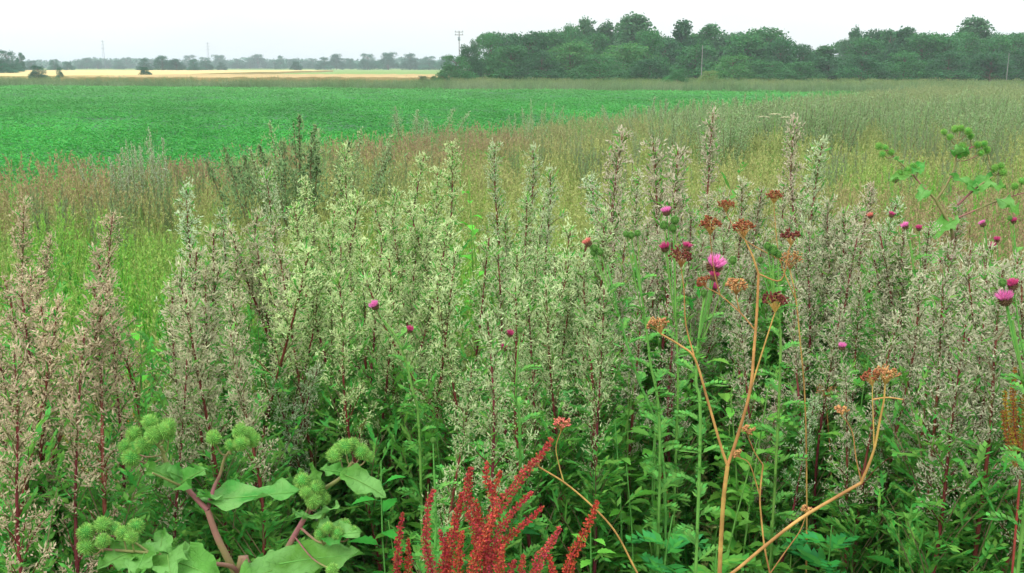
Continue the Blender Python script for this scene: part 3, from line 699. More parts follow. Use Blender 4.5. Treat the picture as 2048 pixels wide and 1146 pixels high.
wood = [
 (912, 112, 66, 138, 'bush', 'low rounded shrub tree at the left tip of the wood', MD),
 (938, 92, 50, 145, 'bush', 'dark shoulder of the wood just above its low left tip', DK),
 (950, 74, 30, 158, 'windy', 'thin see-through tree at the left tip of the wood', GY),
 (982, 68, 56, 150, 'round', 'round-topped tree standing up near the left tip of the wood', MD),
 (1022, 92, 74, 142, 'round', 'dense green tree in front of the round-topped one near the left tip', MD),
 (1060, 66, 84, 150, 'round', 'broad dark tree next to the round-topped one of the left part', DK),
 (1102, 62, 74, 152, 'round', 'broad tree left of the feathery spiked trees', MD),
 (1084, 104, 86, 139, 'bush', 'low bushy tree at the front below the broad dark tree', DK),
 (1140, 84, 90, 146, 'round', 'wide green tree below the feathery spiked trees', LT),
 (1142, 50, 44, 162, 'round', 'tree top just left of the feathery spiked trees', MD),
 (1172, 41, 42, 168, 'spiky', 'feathery tree with several upright spikes, first in the skyline', GY),
 (1186, 70, 70, 156, 'round', 'tree between the two feathery spiked groups', MD),
 (1213, 48, 44, 168, 'spiky', 'smaller feathery spiked tree before the highest tree', GY),
 (1200, 112, 96, 137, 'bush', 'bushy lower growth below the gap in the skyline', MD),
 (1252, 42, 40, 165, 'tall', 'narrow tree at the left shoulder of the highest tree', MD),
 (1276, 34, 66, 160, 'tall', 'highest tree of the wood, a tall oval crown', GY),
 (1296, 60, 60, 152, 'round', 'tree at the right shoulder of the highest tree', MD),
 (1246, 88, 90, 144, 'round', 'pale green tree in front of the highest tree', LT),
 (1330, 78, 66, 156, 'round', 'lower tree in the dip right of the highest tree', DK),
 (1366, 45, 60, 160, 'cone', 'conical tree with a pointed top in the middle of the wood', DK),
 (1300, 118, 84, 137, 'bush', 'dark bush at the foot of the highest tree', DK),
 (1418, 52, 52, 164, 'tall', 'pointed tree right of the conical one', MD),
 (1392, 92, 80, 147, 'round', 'tree behind the pale pole in the middle of the wood', MD),
 (1450, 72, 50, 160, 'tall', 'narrow tree between the pointed tree and the great dome', GY),
 (1356, 138, 40, 118, 'bush', 'light green bush standing forward at the foot of the conical tree', MD),
 (1492, 68, 84, 154, 'round', 'left half of the great dome of foliage', MD),
 (1535, 58, 96, 156, 'round', 'great domed tree with the smoothest and widest crown', MD),
 (1562, 80, 62, 150, 'round', 'right shoulder of the great domed tree', DK),
 (1466, 112, 84, 138, 'bush', 'round shrub in front of the great domed tree', LT),
 (1418, 142, 40, 118, 'bush', 'yellowish low bush by the foot of the pale pole', lin(122, 150, 80)),
 (1540, 122, 80, 137, 'bush', 'low front growth right of the round shrub', MD),
 (1608, 90, 50, 158, 'round', 'low tree in the notch right of the great domed tree', DK),
 (1650, 94, 46, 162, 'tall', 'small tree in the lowest notch of the skyline', MD),
 (1600, 124, 80, 139, 'bush', 'bushy front growth below the lowest notch', MD),
 (1694, 74, 46, 166, 'windy', 'sparse tree leaning right with sky showing through', GY),
 (1711, 58, 30, 170, 'spiky', 'thin spiky top poking out above the sparse leaning tree', DK),
 (1660, 116, 76, 144, 'round', 'dark undergrowth tree below the sparse leaning tree', DK),
 (1734, 78, 74, 158, 'round', 'broad low tree right of the sparse leaning tree', MD),
 (1782, 60, 56, 163, 'windy', 'dark tree top with a ragged left edge in the right part of the wood', DK),
 (1812, 60, 50, 160, 'tall', 'twin of the ragged dark tree top, just to its right', DK),
 (1846, 70, 80, 154, 'round', 'evenly green tree in the level stretch of the right part', MD),
 (1724, 112, 90, 140, 'bush', 'front tree under the broad low one of the right part', DK),
 (1892, 72, 84, 154, 'round', 'green tree left of the tall tree near the right edge', MD),
 (1810, 106, 96, 141, 'bush', 'front tree below the ragged dark tops', MD),
 (1958, 40, 62, 164, 'tall', 'tall uneven tree near the right edge standing over the others', GY),
 (1935, 66, 60, 158, 'round', 'left shoulder of the tall uneven tree near the right edge', MD),
 (1900, 104, 96, 141, 'bush', 'front tree below and left of the tall uneven tree', DK),
 (1988, 74, 70, 156, 'round', 'right shoulder of the tall uneven tree near the right edge', MD),
 (2030, 72, 76, 158, 'round', 'green tree at the right edge behind the pale thin pole', MD),
 (1985, 106, 92, 141, 'bush', 'dark front tree left of the pale thin pole at the right edge', DK),
 (2058, 100, 90, 142, 'bush', 'dark front tree at the very right edge', DK),
 (884, 148, 30, 122, 'bush', 'small dark bush just off the left tip of the wood', DK),
 (846, 152, 22, 124, 'bush', 'tiny reddish green bush beside the barley, left of the wood', lin(96, 112, 74)),
 (868, 152, 16, 124, 'bush', 'smallest bush between the barley and the wood', lin(88, 116, 72)),
]
for px, top, w, d, st_, lab, c in wood: tree(px, top + (5 if st_ == 'spiky' else 0), w * (1.3 if st_ in ('spiky', 'tall') else 1.15), d, st_, lab, c, WG)
for k, (px, top) in enumerate(wood_back): tree(px, top, 78, 176, 'round', placed('tree at the back of the wood', px, 165), MD if k % 2 else DK, WG)
dusk = mat('wood_floor_shade', 'const', lin(70, 84, 56), transl=0, var=.02, island=False, noise=(.8, .3))
FG = 'far trees on the left'
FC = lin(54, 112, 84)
farl = [
 (12, 104, 50, 250, 'round', 'dark tall tree at the left edge of the far plain'),
 (38, 107, 22, 262, 'windy', 'light umbrella-like tree beside the dark tall one at the left edge'),
 (2, 128, 50, 200, 'bush', 'dark bushes at the foot of the tall tree at the left edge'),
 (75, 134, 38, 146, 'bush', 'brownish round bush before the ripe wheat on the left'),
 (118, 137, 15, 150, 'round', 'small round bush right of the brownish one before the wheat'),
 (288, 136, 26, 168, 'round', 'round dark bush in the middle of the wheat'),
 (107, 121, 24, 380, 'round', 'small round tree behind the wheat on the left'),
 (62, 124, 44, 420, 'bush', 'flat-topped trees behind the wheat near the left edge'),
 (134, 126, 30, 430, 'bush', 'low trees behind the wheat right of the small round tree'),
 (288, 120, 32, 350, 'round', 'left end of the dark group of trees behind the wheat'),
 (324, 114, 40, 352, 'round', 'highest crown of the dark group of trees behind the wheat'),
 (352, 120, 36, 355, 'bush', 'right end of the dark group of trees behind the wheat'),
 (386, 121, 26, 350, 'round', 'single dark tree just right of the dark group'),
 (412, 124, 34, 420, 'bush', 'low pale trees right of the single dark tree'),
 (442, 127, 22, 430, 'bush', 'small bush at the end of the wheat'),
 (592, 125, 24, 400, 'bush', 'small bush in the pasture left of the blue round trees'),
 (648, 117, 44, 520, 'round', 'blue-green tree left of the three round ones in the pasture'),
 (672, 110, 34, 530, 'round', 'taller blue-green tree left of the three round ones'),
 (700, 119, 26, 560, 'bush', 'low trees between the taller blue-green tree and the three round ones'),
 (735, 110, 40, 500, 'round', 'left of the three round trees beyond the barley'),
 (776, 107, 46, 500, 'round', 'middle and widest of the three round trees beyond the barley'),
 (820, 110, 46, 500, 'round', 'right of the three round trees beyond the barley'),
 (858, 115, 44, 490, 'bush', 'hedge-like trees right of the three round ones'),
 (892, 114, 40, 480, 'bush', 'hedge-like trees meeting the left tip of the wood'),
]
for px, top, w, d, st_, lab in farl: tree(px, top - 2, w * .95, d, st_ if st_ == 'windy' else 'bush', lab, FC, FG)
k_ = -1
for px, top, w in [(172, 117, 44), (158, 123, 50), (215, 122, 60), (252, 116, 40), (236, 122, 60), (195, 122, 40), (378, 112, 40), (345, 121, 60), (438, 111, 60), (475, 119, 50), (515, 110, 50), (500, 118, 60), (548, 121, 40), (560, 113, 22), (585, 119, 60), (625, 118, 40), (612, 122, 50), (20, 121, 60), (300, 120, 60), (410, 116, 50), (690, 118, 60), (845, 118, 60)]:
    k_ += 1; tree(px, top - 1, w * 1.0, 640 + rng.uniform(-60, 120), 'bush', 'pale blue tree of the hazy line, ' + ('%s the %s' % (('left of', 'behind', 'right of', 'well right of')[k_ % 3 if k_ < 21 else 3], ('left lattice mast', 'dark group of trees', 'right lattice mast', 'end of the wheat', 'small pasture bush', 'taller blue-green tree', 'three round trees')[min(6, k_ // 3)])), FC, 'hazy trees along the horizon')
# the last woodland before the horizon
pts = []; 
for px in np.arange(-80, 960, 2.2):
    d = rng.uniform(720, 1000); top = 121.5 + 3 * math.sin(px * .021) + 2 * math.sin(px * .06) + rng.uniform(-2, 2); t = P(px, top, d); pts.append((t[0], d, t[2]))
for px in np.arange(960, 2150, 8):
    d = rng.uniform(1150, 1500); pts.append((P(px, 120, d)[0], d, 9))
mb = MB(); pts = np.array(pts)
for (X_, Y_, Z_) in pts:
    n = 50; a = unit(rng.normal(size=(n, 3))) * [3.5, 3, max(2, Z_ * .55)]; p = a + [X_, Y_, Z_ * .48]; p[:, 2] = np.clip(p[:, 2], 0, Z_)
    diamonds(mb, p, rng.normal(size=(n, 3)), rng.normal(size=(n, 3)), 1.6, 1.3)
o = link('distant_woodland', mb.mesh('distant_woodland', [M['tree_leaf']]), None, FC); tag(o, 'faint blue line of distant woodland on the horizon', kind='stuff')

# ------------------------------------------------------------------ poles and masts
def pole(px, top, d, label, r=.12, arms=True, name='utility_pole', cat='pole', head=False, group=None):
    t = P(px, top, d); h = t[2]; e = empty(name, (t[0], d, 0)); tag(e, label, cat, group)
    mb = MB(); tube(mb, [[0, 0, -.3], [0, 0, h * .5], [.03, 0, h]], [r, r * .85, r * .7], 0, 8); link('post', mb.mesh('pole_post', [M['wood']], True), e)
    if arms:
        for z in ((h - .25,) if not head else (h - .2, h - .75)):
            mb = MB(); tube(mb, [[-.85, -.12, z], [.85, -.12, z]], .07, 0, 4); c = link('crossarm', mb.mesh('crossarm', [M['wood']]), e)
            for q in (-.7, 0, .7):
                mb = MB(); tube(mb, [[q, -.12, z + .05], [q, -.12, z + .12], [q, -.12, z + .17], [q, -.12, z + .28]], [.03, .08, .05, .07], 0, 8); link('insulator', mb.mesh('insulator', [M['metal']], True), c)
    if head:
        mb = MB(); tube(mb, [[0, -.3, h - 1.9], [0, -.3, h - 1.85], [0, -.3, h - 1.2], [0, -.3, h - 1.15]], [.16, .24, .24, .16], 0, 10); link('transformer', mb.mesh('transformer', [M['metal']], True), e)
pole(918, 62, 215, 'utility pole with crossarms and a box rising behind the left tip of the wood', .12, True, head=True)
pole(1405, 90, 131, 'pale thin pole standing before the middle of the wood', .06, False)
pole(2018, 106, 131, 'pale thin pole standing before the wood at the right edge', .05, False)
def mast(px, top, d, label):
    t = P(px, top, d); h = t[2]; e = empty('lattice_mast', (t[0], d, 0)); tag(e, label, 'mast'); mb = MB(); c = [(-1, -1), (1, -1), (0, 1)]
    for x_, y_ in c: tube(mb, [[x_ * .9, y_ * .9, 0], [x_ * .22, y_ * .22, h]], [.07, .05], 0, 4)
    k = int(h / 1.6)
    for i in range(k):
        w0 = .9 - .68 * i / k; w1 = .9 - .68 * (i + 1) / k
        for a_, b_ in ((0, 1), (1, 2), (2, 0)): tube(mb, [[c[a_][0] * w0, c[a_][1] * w0, h * i / k], [c[b_][0] * w1, c[b_][1] * w1, h * (i + 1) / k]], .025, 0, 3, False)
    link('lattice', mb.mesh('lattice', [M['metal']]), e)
    for z in (.72, .84, .95):
        mb = MB(); tube(mb, [[-1.4, 0, h * z], [1.4, 0, h * z]], .05, 0, 4); link('crossarm', mb.mesh('mast_arm', [M['metal']]), e)
mast(205, 80, 620, 'faint lattice mast above the hazy trees on the left, nearer to the left edge')
mast(415, 84, 700, 'faint lattice mast above the hazy trees, right of the dark group of trees')

# ------------------------------------------------------------------ creamy umbels far in the grass
def umbel_plant(px, py, d, label):
    t = P(px, py, d); e = empty('flowering_umbellifer', (t[0], t[1], 0)); tag(e, label, 'wild plant'); mb = MB(); tube(mb, spline([[0, 0, 0], [.02, 0, t[2] * .5], [0, 0, t[2] - .1]], 4), .008, 0, 6)
    heads = [(0, 0, t[2]), (.22, .05, t[2] - .06), (-.2, .03, t[2] - .05), (.38, 0, t[2] - .18), (-.34, .1, t[2] - .14)]
    for hd in heads: tube(mb, [[0, 0, t[2] * .6], [hd[0] * .6, hd[1], hd[2] - .15], hd], .004, 0, 4)
    link('stem', mb.mesh('umbel_stem', [M['green_stem']]), e)
    for hd in heads:
        mb = MB(); n = 120; a = rng.uniform(0, 6.28, n); r_ = .11 * np.sqrt(rng.uniform(0, 1, n)); blobs(mb, np.stack([hd[0] + r_ * np.cos(a), hd[1] + r_ * np.sin(a), hd[2] + .02 - r_ * r_ * 1.5], 1), rng.normal(size=(n, 3)) * .3 + [0, 0, 1], .016, .018); link('umbel', mb.mesh('white_umbel', [M['white']]), e)
umbel_plant(1550, 230, 19, 'cream-white flowering umbellifer in the grass beyond the tallest mugwort')

# ------------------------------------------------------------------ burdock
def burr_meshes():
    rs = np.random.RandomState(5); out_ = []
    for v in range(3):
        core, hk = MB(), MB(); n = 190; i = np.arange(n) + .5; ph = np.arccos(1 - 2 * i / n); th = PI * (1 + 5 ** .5) * i
        dv = np.stack([np.cos(th) * np.sin(ph), np.sin(th) * np.sin(ph), np.cos(ph)], 1)
        me = bpy.data.meshes.new('burr_core'); import bmesh as bm_; b = bm_.new(); bm_.ops.create_icosphere(b, subdivisions=2, radius=.0125); b.to_mesh(me); b.free(); me.materials.append(M['bd_core'])
        base = dv * .0105; L = .0088 * rs.uniform(.7, 1.15, n)[:, None]; a = unit(np.cross(dv, rs.normal(size=(n, 3)))); c = np.cross(dv, a)
        w = .0011; mid = base + dv * L * .75; tip = base + dv * L + a * .0022
        V = np.stack([base + a * w, base - a * w * .5 + c * w, base - a * w * .5 - c * w, mid + a * w * .6, mid - a * w * .3 + c * w * .5, mid - a * w * .3 - c * w * .5, tip], 1)
        j = np.arange(n)[:, None] * 7
        hk.add(V.reshape(-1, 3), np.concatenate([j + t for t in [[0, 1, 4], [0, 4, 3], [1, 2, 5], [1, 5, 4], [2, 0, 3], [2, 3, 5], [3, 4, 6], [4, 5, 6], [5, 3, 6]]]))
        out_.append((me, hk.mesh('burr_hooks', [M['bd_hook']])))
    return out_
BURR = burr_meshes()

def big_leaf(parent, base, tip, up, width, wave=.12, seed=0, curl=.15, name='leaf', material=None, lobes=5, color=None):
    """broad leaf with a ruffled toothed edge; sizes in metres"""
    rs = np.random.RandomState(seed); base = np.array(base); tip = np.array(tip); ax = tip - base; L = np.linalg.norm(ax); ax = ax / L
    s = unit(np.cross(ax, up)); u = np.cross(s, ax); nu, nv = 22, 12; mb = MB()
    U = np.linspace(0, 1, nu); Vv = np.linspace(-1, 1, nv + 1); ph = rs.uniform(0, 6, 4); G = []
    for a in U:
        w = (math.sin(PI * min(1, a ** .62)) ** .8 if a < 1 else 0) * .5 * width * (1 + .09 * math.sin(a * 34 + ph[0]))
        for v in Vv:
            e = abs(v) ** 2; side_ = 1 if v > 0 else 2
            z = wave * width * (math.sin(a * lobes * 2.6 + ph[side_]) * e + .35 * math.sin(a * lobes * 5.5 + ph[3] + v) * e) + .12 * width * abs(v) - curl * L * a * a - .035 * width * (abs(math.sin(a * 9 + abs(v) * 4)) if abs(v) > .1 else 0)
            G.append(base + ax * L * (a - .10 * (1 - abs(v)) * 0 - (.12 * (abs(v) ** 1.5) * (1 - a) if a < .35 else 0)) + s * w * v + u * z)
    i = (np.arange(nu - 1)[:, None] * (nv + 1) + np.arange(nv)[None]).reshape(-1, 1)
    mb.add(G, np.concatenate([i + [0, 1, nv + 2, nv + 1]])); o = link(name, mb.mesh('broad_leaf', [material or M['bd_leaf']], True), parent, color)
    mb = MB(); mid = [G[k * (nv + 1) + nv // 2] + u * .0006 for k in range(0, nu - 1)]; tube(mb, mid, np.linspace(.0013, .0004, len(mid)), 0, 4, False); link('midrib', mb.mesh('leaf_midrib', [M['green_stem']]), o)
    return o

def burdock(d, stems, burrs, leaves, label, sc_=1.0, base=None):
    pts0 = P(stems[0][0][0][0], stems[0][0][0][1], d) if base is None else np.array(base)
    e = empty('burdock', (pts0[0], pts0[1], 0)); O = np.array([pts0[0], pts0[1], 0]); tag(e, label, 'wild plant')
    ends = []
    for k, (line, r0, r1) in enumerate(stems):
        p = [P(a[0], a[1], d + (a[2] if len(a) > 2 else 0)) - O for a in line]
        if k == 0 or len(line[0]) > 3: p = [[0, 0, 0]] + p if k == 0 else p
        q = spline(p, 6); mb = MB(); tube(mb, q, np.linspace(r0, r1, len(q)), 0, 10); link('stem' if k == 0 else 'branch', mb.mesh('burdock_stem', [M['bd_stem']], True), e); ends.append(q)
    allp = np.concatenate(ends)
    for k, bq in enumerate(burrs):
        px, py, dd = bq[:3]; s = (bq[3] if len(bq) > 3 else 1.0) * sc_ * .92; c = P(px, py, d + dd) - O
        lower = allp[allp[:, 2] < c[2] - .004]; lower = lower if len(lower) else allp
        j = lower[np.argmin(np.linalg.norm(lower - c - [0, 0, -.03], axis=1))]
        o = link('burr', BURR[k % 3][0], e); o.location = tuple(c); o.scale = (s, s, s * rng.uniform(.85, 1)); o.rotation_euler = tuple(rng.uniform(0, 6, 3))
        link('hooks', BURR[k % 3][1], o)
        mb = MB(); m_ = (j + c) / 2 + [0, 0, -.012]; tube(mb, spline([j, m_, c], 4), .0016 * sc_, 0, 5); link('burr_stalk', mb.mesh('burr_stalk', [M['bd_stem']], True), e)
    for k, (b, t, w, up, wv, cu) in enumerate(leaves):
        big_leaf(e, P(b[0], b[1], d + b[2]) - O, P(t[0], t[1], d + t[2]) - O, up, w * .88, wv, 40 + k, cu)
    return e
burdock(1.8, [
  ([(500, 1215, .0), (472, 1150, 0), (436, 1078, 0), (415, 1020, 0)], .0085, .0055),
  ([(415, 1020, 0), (372, 975, .01), (335, 928, .02), (322, 892, .02)], .0052, .003),
  ([(415, 1020, 0), (428, 975, .05), (440, 950, .06), (450, 915, .06), (470, 893, .05)], .0042, .002),
  ([(500, 1215, 0), (556, 1130, .02), (584, 1080, .03), (610, 1035, .03), (640, 986, .04), (682, 955, .05), (704, 925, .05)], .0068, .003),
  ([(490, 1190, 0), (470, 1138, -.02), (420, 1126, -.05), (345, 1112, -.08), (300, 1106, -.1), (205, 1098, -.12)], .005, .0022),
  ([(375, 978, .01), (340, 962, -.02), (305, 946, -.05)], .0026, .0018),
  ([(330, 905, .02), (300, 880, 0), (276, 890, 0)], .0024, .0014),
  ([(300, 1106, -.1), (260, 1080, -.1), (215, 1070, -.1)], .0024, .0014),
  ([(612, 1035, .03), (618, 1010, .0), (622, 990, 0)], .0028, .0015),
  ([(600, 1055, .03), (640, 1085, -.02), (672, 1078, -.04)], .0026, .0015)],
 [(300, 845, 0), (336, 852, .01), (268, 868, 0), (324, 862, -.02), (286, 888, -.02), (262, 915, -.01, 1.1), (306, 870, -.03), (250, 893, .02, .85), (338, 866, .02, .85),
  (427, 876, .05), (480, 864, .05, 1.1), (482, 886, .03), (505, 878, .07), (462, 890, .04, .8), (497, 867, .08, .9),
  (690, 893, .05), (722, 903, .06), (668, 911, .04, .95), (706, 888, .07, .85), (738, 912, .06, .7), (676, 898, .07, .8),
  (604, 961, 0), (630, 978, 0), (626, 1000, -.02), (646, 997, .01, .9), (638, 972, .03, .8), (612, 985, -.02, .8),
  (172, 1064, -.11, 1.05), (205, 1050, -.1), (228, 1058, -.09, .9), (174, 1093, -.12, 1.05), (246, 1066, -.11, .9), (206, 1082, -.13, .9), (272, 1053, -.08), (195, 1094, -.09, .9), (262, 1074, -.12, .8),
  (655, 1056, -.05, .8), (690, 1050, -.03, .8), (675, 1066, -.05, .8), (640, 1068, -.04, .75), (706, 1062, -.04, .7), (664, 1140, -.12, .8)],
 [((418, 1000, .03), (618, 985, .0), .085, (0, -.12, 1), .13, -.02), ((430, 1000, .02), (398, 985, -.03), .045, (0, -.3, 1), .15, .1),
  ((362, 968, 0), (405, 935, -.03), .05, (.1, -.7, 1), .2, .1), ((352, 962, .01), (290, 928, -.03), .05, (-.1, -.6, 1), .2, .1),
  ((340, 945, 0), (392, 965, .03), .045, (.1, -.8, 1), .2, .2),
  ((640, 985, .02), (622, 925, .03), .035, (-.5, -.7, .6), .2, .1), ((690, 945, .03), (640, 938, 0), .035, (0, -.7, 1), .2, .05), ((690, 950, .02), (778, 985, .02), .062, (.2, -.5, 1), .1, .2),
  ((612, 1035, 0), (684, 1022, -.03), .03, (0, -.15, 1), .25, -.15), ((612, 1036, 0), (585, 1022, .03), .02, (0, -.15, 1), .2, 0),
  ((560, 1128, 0), (716, 1098, -.06), .085, (-.1, -.75, 1), .12, .12), ((560, 1135, 0), (470, 1165, -.08), .09, (0, -.5, 1), .12, .1),
  ((650, 1072, -.04), (722, 1060, -.06), .045, (0, -.6, 1), .25, .1), ((640, 1060, -.03), (690, 1042, 0), .04, (0, -.5, 1), .25, .2),
  ((345, 1112, -.08), (412, 1108, -.03), .06, (0, -.5, 1), .18, .1), ((340, 1120, -.08), (440, 1150, -.16), .09, (0, -.6, 1), .14, .1),
  ((270, 1100, -.1), (195, 1130, -.15), .06, (0, -.8, 1), .2, .15), ((290, 1104, -.1), (268, 1150, -.17), .06, (0, -1, .8), .15, .1), ((320, 1106, -.09), (325, 1060, -.03), .05, (0, -.8, 1), .22, .1), ((335, 1110, -.09), (340, 1150, -.16), .07, (0, -.8, 1), .15, .1)],
 'large burdock in front at the lower left, with green hooked burrs and purple-brown stems')
burdock(4.3, [
  ([(1885, 640, .05), (1893, 560, .02), (1905, 470, 0), (1872, 400, 0)], .010, .006),
  ([(1872, 400, 0), (1850, 378, 0), (1826, 350, .02), (1800, 325, .03), (1775, 300, .03)], .005, .0025),
  ([(1872, 400, 0), (1893, 370, 0), (1910, 330, 0), (1915, 280, 0)], .005, .003),
  ([(1915, 410, 0), (1950, 378, 0), (1975, 360, .03), (2000, 345, .04)], .005, .0025),
  ([(1905, 440, 0), (1940, 425, 0), (2000, 400, .05), (2050, 385, .08)], .004, .0025), ([(1826, 350, 0), (1806, 352, 0), (1792, 362, 0)], .003, .002), ([(1912, 310, 0), (1940, 296, 0), (1962, 290, 0)], .003, .002)],
 [(1888, 264, 0, .9), (1910, 258, .02), (1922, 256, 0, .9), (1936, 262, -.02), (1942, 272, 0, .9), (1900, 274, -.02, .9), (1758, 292, .02), (1770, 296, .05), (1782, 304, .03, .9), (1765, 308, 0, .9), (1815, 340, .02), (1826, 332, .03), (1800, 346, 0), (1790, 358, .02), (1836, 340, .02, .8), (1955, 290, 0), (1968, 288, 0), (1974, 300, .02), (1962, 306, 0, .9), (1990, 336, .03), (2002, 332, .03), (2006, 344, .02), (2030, 372, .05), (2044, 362, .05), (1925, 292, .0), (1930, 306, -.02)],
 [((1850, 378, 0), (1838, 398, -.1), 0.061, (0, -.8, .6), .2, .1), ((1820, 350, 0), (1780, 352, -.06), 0.054, (0, -.5, 1), .2, .2), ((1912, 310, 0), (1935, 292, -.06), 0.082, (.3, -.8, .8), .2, .1), ((1950, 378, 0), (1905, 345, -.05), 0.061, (0, -.8, 1), .2, .1), ((1960, 372, 0), (2012, 372, -.08), 0.088, (0, -.5, 1), .2, .1), ((1945, 380, .05), (1990, 340, .05), 0.068, (0, -.5, 1), .2, .1),
  ((1905, 440, 0), (1855, 470, -.1), 0.082, (0, -.7, 1), .2, .2), ((2000, 400, .03), (2040, 420, -.05), 0.082, (0, -.7, 1), .2, .2), ((1893, 520, 0), (1840, 505, -.1), 0.095, (0, -.7, 1), .2, .2), ((1830, 345, 0), (1850, 318, .05), 0.054, (0, -.7, 1), .2, .2), ((1800, 325, 0), (1795, 312, -.05), 0.048, (0, -.7, 1), .2, .2), ((1890, 600, 0), (1940, 590, -.1), 0.102, (0, -.7, 1), .2, .2)],
 'tall burdock at the right standing above the stand, with small green burr clusters', 1.05)

# ------------------------------------------------------------------ red dock
def spike(parent, pts, w, col, seed, name='flower_spike', fruit=.0046):
    rs = np.random.RandomState(seed); q = spline(pts, 8); seg = np.linalg.norm(np.diff(q, axis=0), axis=1); Ls = np.concatenate([[0], np.cumsum(seg)]); L = Ls[-1]
    n = int(L * 4000 * (w / .02)); t = rs.uniform(0, 1, n) ; t = np.round(t * L / .0105) / (L / .0105) * .6 + t * .4
    c = np.stack([np.interp(t * L, Ls, q[:, k]) for k in range(3)], 1); ax = unit(q[-1] - q[0]); r = w / 2 * (1 - .72 * np.clip((t - .45) / .55, 0, 1)) * (1 + .25 * np.sin(t * L / .0105 * 6.28) + .12 * np.sin(t * 23 + seed))
    dv = rs.normal(size=(n, 3)); dv = unit(dv - (dv @ ax)[:, None] * ax); p = c + dv * (r * np.sqrt(rs.uniform(.15, 1, n)))[:, None]
    mb = MB(); dn = unit(dv + rs.normal(size=(n, 3)) * .5); diamonds(mb, p, dn * .6 + rs.normal(size=(n, 3)) * .6 - [0, 0, .3], rs.normal(size=(n, 3)), fruit * rs.uniform(.7, 1.3, n), fruit * .95, 0, .2)
    tube(mb, q, np.linspace(.0022, .001, len(q)), 1, 5)
    return link(name, mb.mesh('dock_spike', [M['dock'], M['dock_stem']]), parent, col)
def dock(d, base, spikes, label, col, wmul=1.0, join=None):
    b = np.array([P(base[0], base[1], d)[0], d, 0]); e = empty('dock', tuple(b)); tag(e, label, 'wild plant'); J = P(join[0], join[1], d) - b
    mb = MB(); tube(mb, spline([[0, 0, 0], [.01, 0, J[2] * .5], J], 5), [.007 if d < 2.2 else .0035] * 6 + [.006 if d < 2.2 else .003] * 5, 0, 8); link('stem', mb.mesh('dock_stem', [M['dock_stem']], True), e)
    for k, (w, dd, line) in enumerate(spikes):
        pts = [P(a[0], a[1], d + dd) - b for a in line][::-1]
        spike(e, pts, 1.15 * w / F * d * wmul, np.array(col) * rng.uniform(.8, 1.2) * [1, rng.uniform(.9, 1.6), rng.uniform(.7, 1.1)], 500 + k)
        if len(line) and line[-1][1] >= 1080:
            mb = MB(); tube(mb, spline([J, (J * .5 + pts[0] * .5) + [0, 0, -.01], pts[0]], 4), .0022, 0, 5); link('branch', mb.mesh('dock_branch', [M['dock_stem']], True), e)
    return e
red = lin(184, 62, 66)
dock(1.95, (965, 1300), [
 (15, 0, [(806, 1024), (798, 1070), (795, 1120), (790, 1190)]), (14, .02, [(816, 1078), (817, 1130), (815, 1190)]), (19, .03, [(868, 978), (856, 1012), (853, 1060), (852, 1095), (860, 1125), (870, 1190)]),
 (26, 0, [(941, 937), (936, 965), (936, 995), (948, 1030), (962, 1075), (968, 1120)]), (24, .02, [(925, 985), (915, 1025), (904, 1075), (893, 1120), (885, 1190)]), (15, .04, [(973, 925), (973, 955), (984, 988), (990, 1010)]), (13, .04, [(1001, 942), (992, 970), (986, 990)]),
 (22, -.02, [(1103, 876), (1090, 900), (1066, 925), (1045, 948), (1033, 970), (1008, 998), (985, 1032), (970, 1070), (960, 1120)]), (19, -.03, [(1062, 985), (1032, 1015), (1010, 1045), (992, 1080), (978, 1120), (965, 1190)]),
 (22, -.04, [(992, 1018), (978, 1055), (962, 1090), (950, 1120), (940, 1190)]), (15, 0, [(1085, 1014), (1060, 1038), (1030, 1062), (1005, 1088), (980, 1130)]), (22, 0, [(1120, 1054), (1100, 1088), (1078, 1120), (1065, 1190)]),
 (20, -.02, [(1196, 1002), (1180, 1040), (1160, 1082), (1140, 1122), (1128, 1190)]), (13, .03, [(952, 1000), (958, 1040), (948, 1085)]), (16, -.03, [(1046, 1108), (1044, 1140), (1040, 1190)]), (18, -.03, [(925, 1062), (918, 1110), (915, 1190)]),
 (22, -.05, [(1005, 1090), (1000, 1130), (1000, 1190)]), (18, -.05, [(1030, 1118), (1020, 1150), (1015, 1200)]), (16, .03, [(880, 1060), (890, 1110), (900, 1190)]), (16, 0, [(1098, 1110), (1105, 1150), (1090, 1200)]), (12, -.04, [(958, 1060), (940, 1040), (934, 1026)])],
 'bright red dock in front at the bottom centre with many upright crimson fruit spikes', red, 1.0, (968, 1265))
dock(2.5, (2035, 1000), [(13, 0, [(2030, 735), (2026, 790), (2030, 860), (2040, 900)]), (12, .05, [(2047, 760), (2050, 830), (2046, 900)]), (11, -.03, [(2010, 780), (2014, 840), (2030, 900)]), (9, -.03, [(2004, 820), (2012, 870), (2034, 930)])],
 'rusty brown dock at the right edge', lin(150, 100, 50), 1.0, (2040, 960))
dock(3.3, (1985, 1100), [(9, 0, [(1986, 880), (1988, 940), (1985, 1000)]), (8, .02, [(1994, 930), (1990, 990), (1985, 1030)])], 'thin brownish dock stalk left of the rusty one at the right edge', lin(150, 105, 70), 1.0, (1985, 1060))

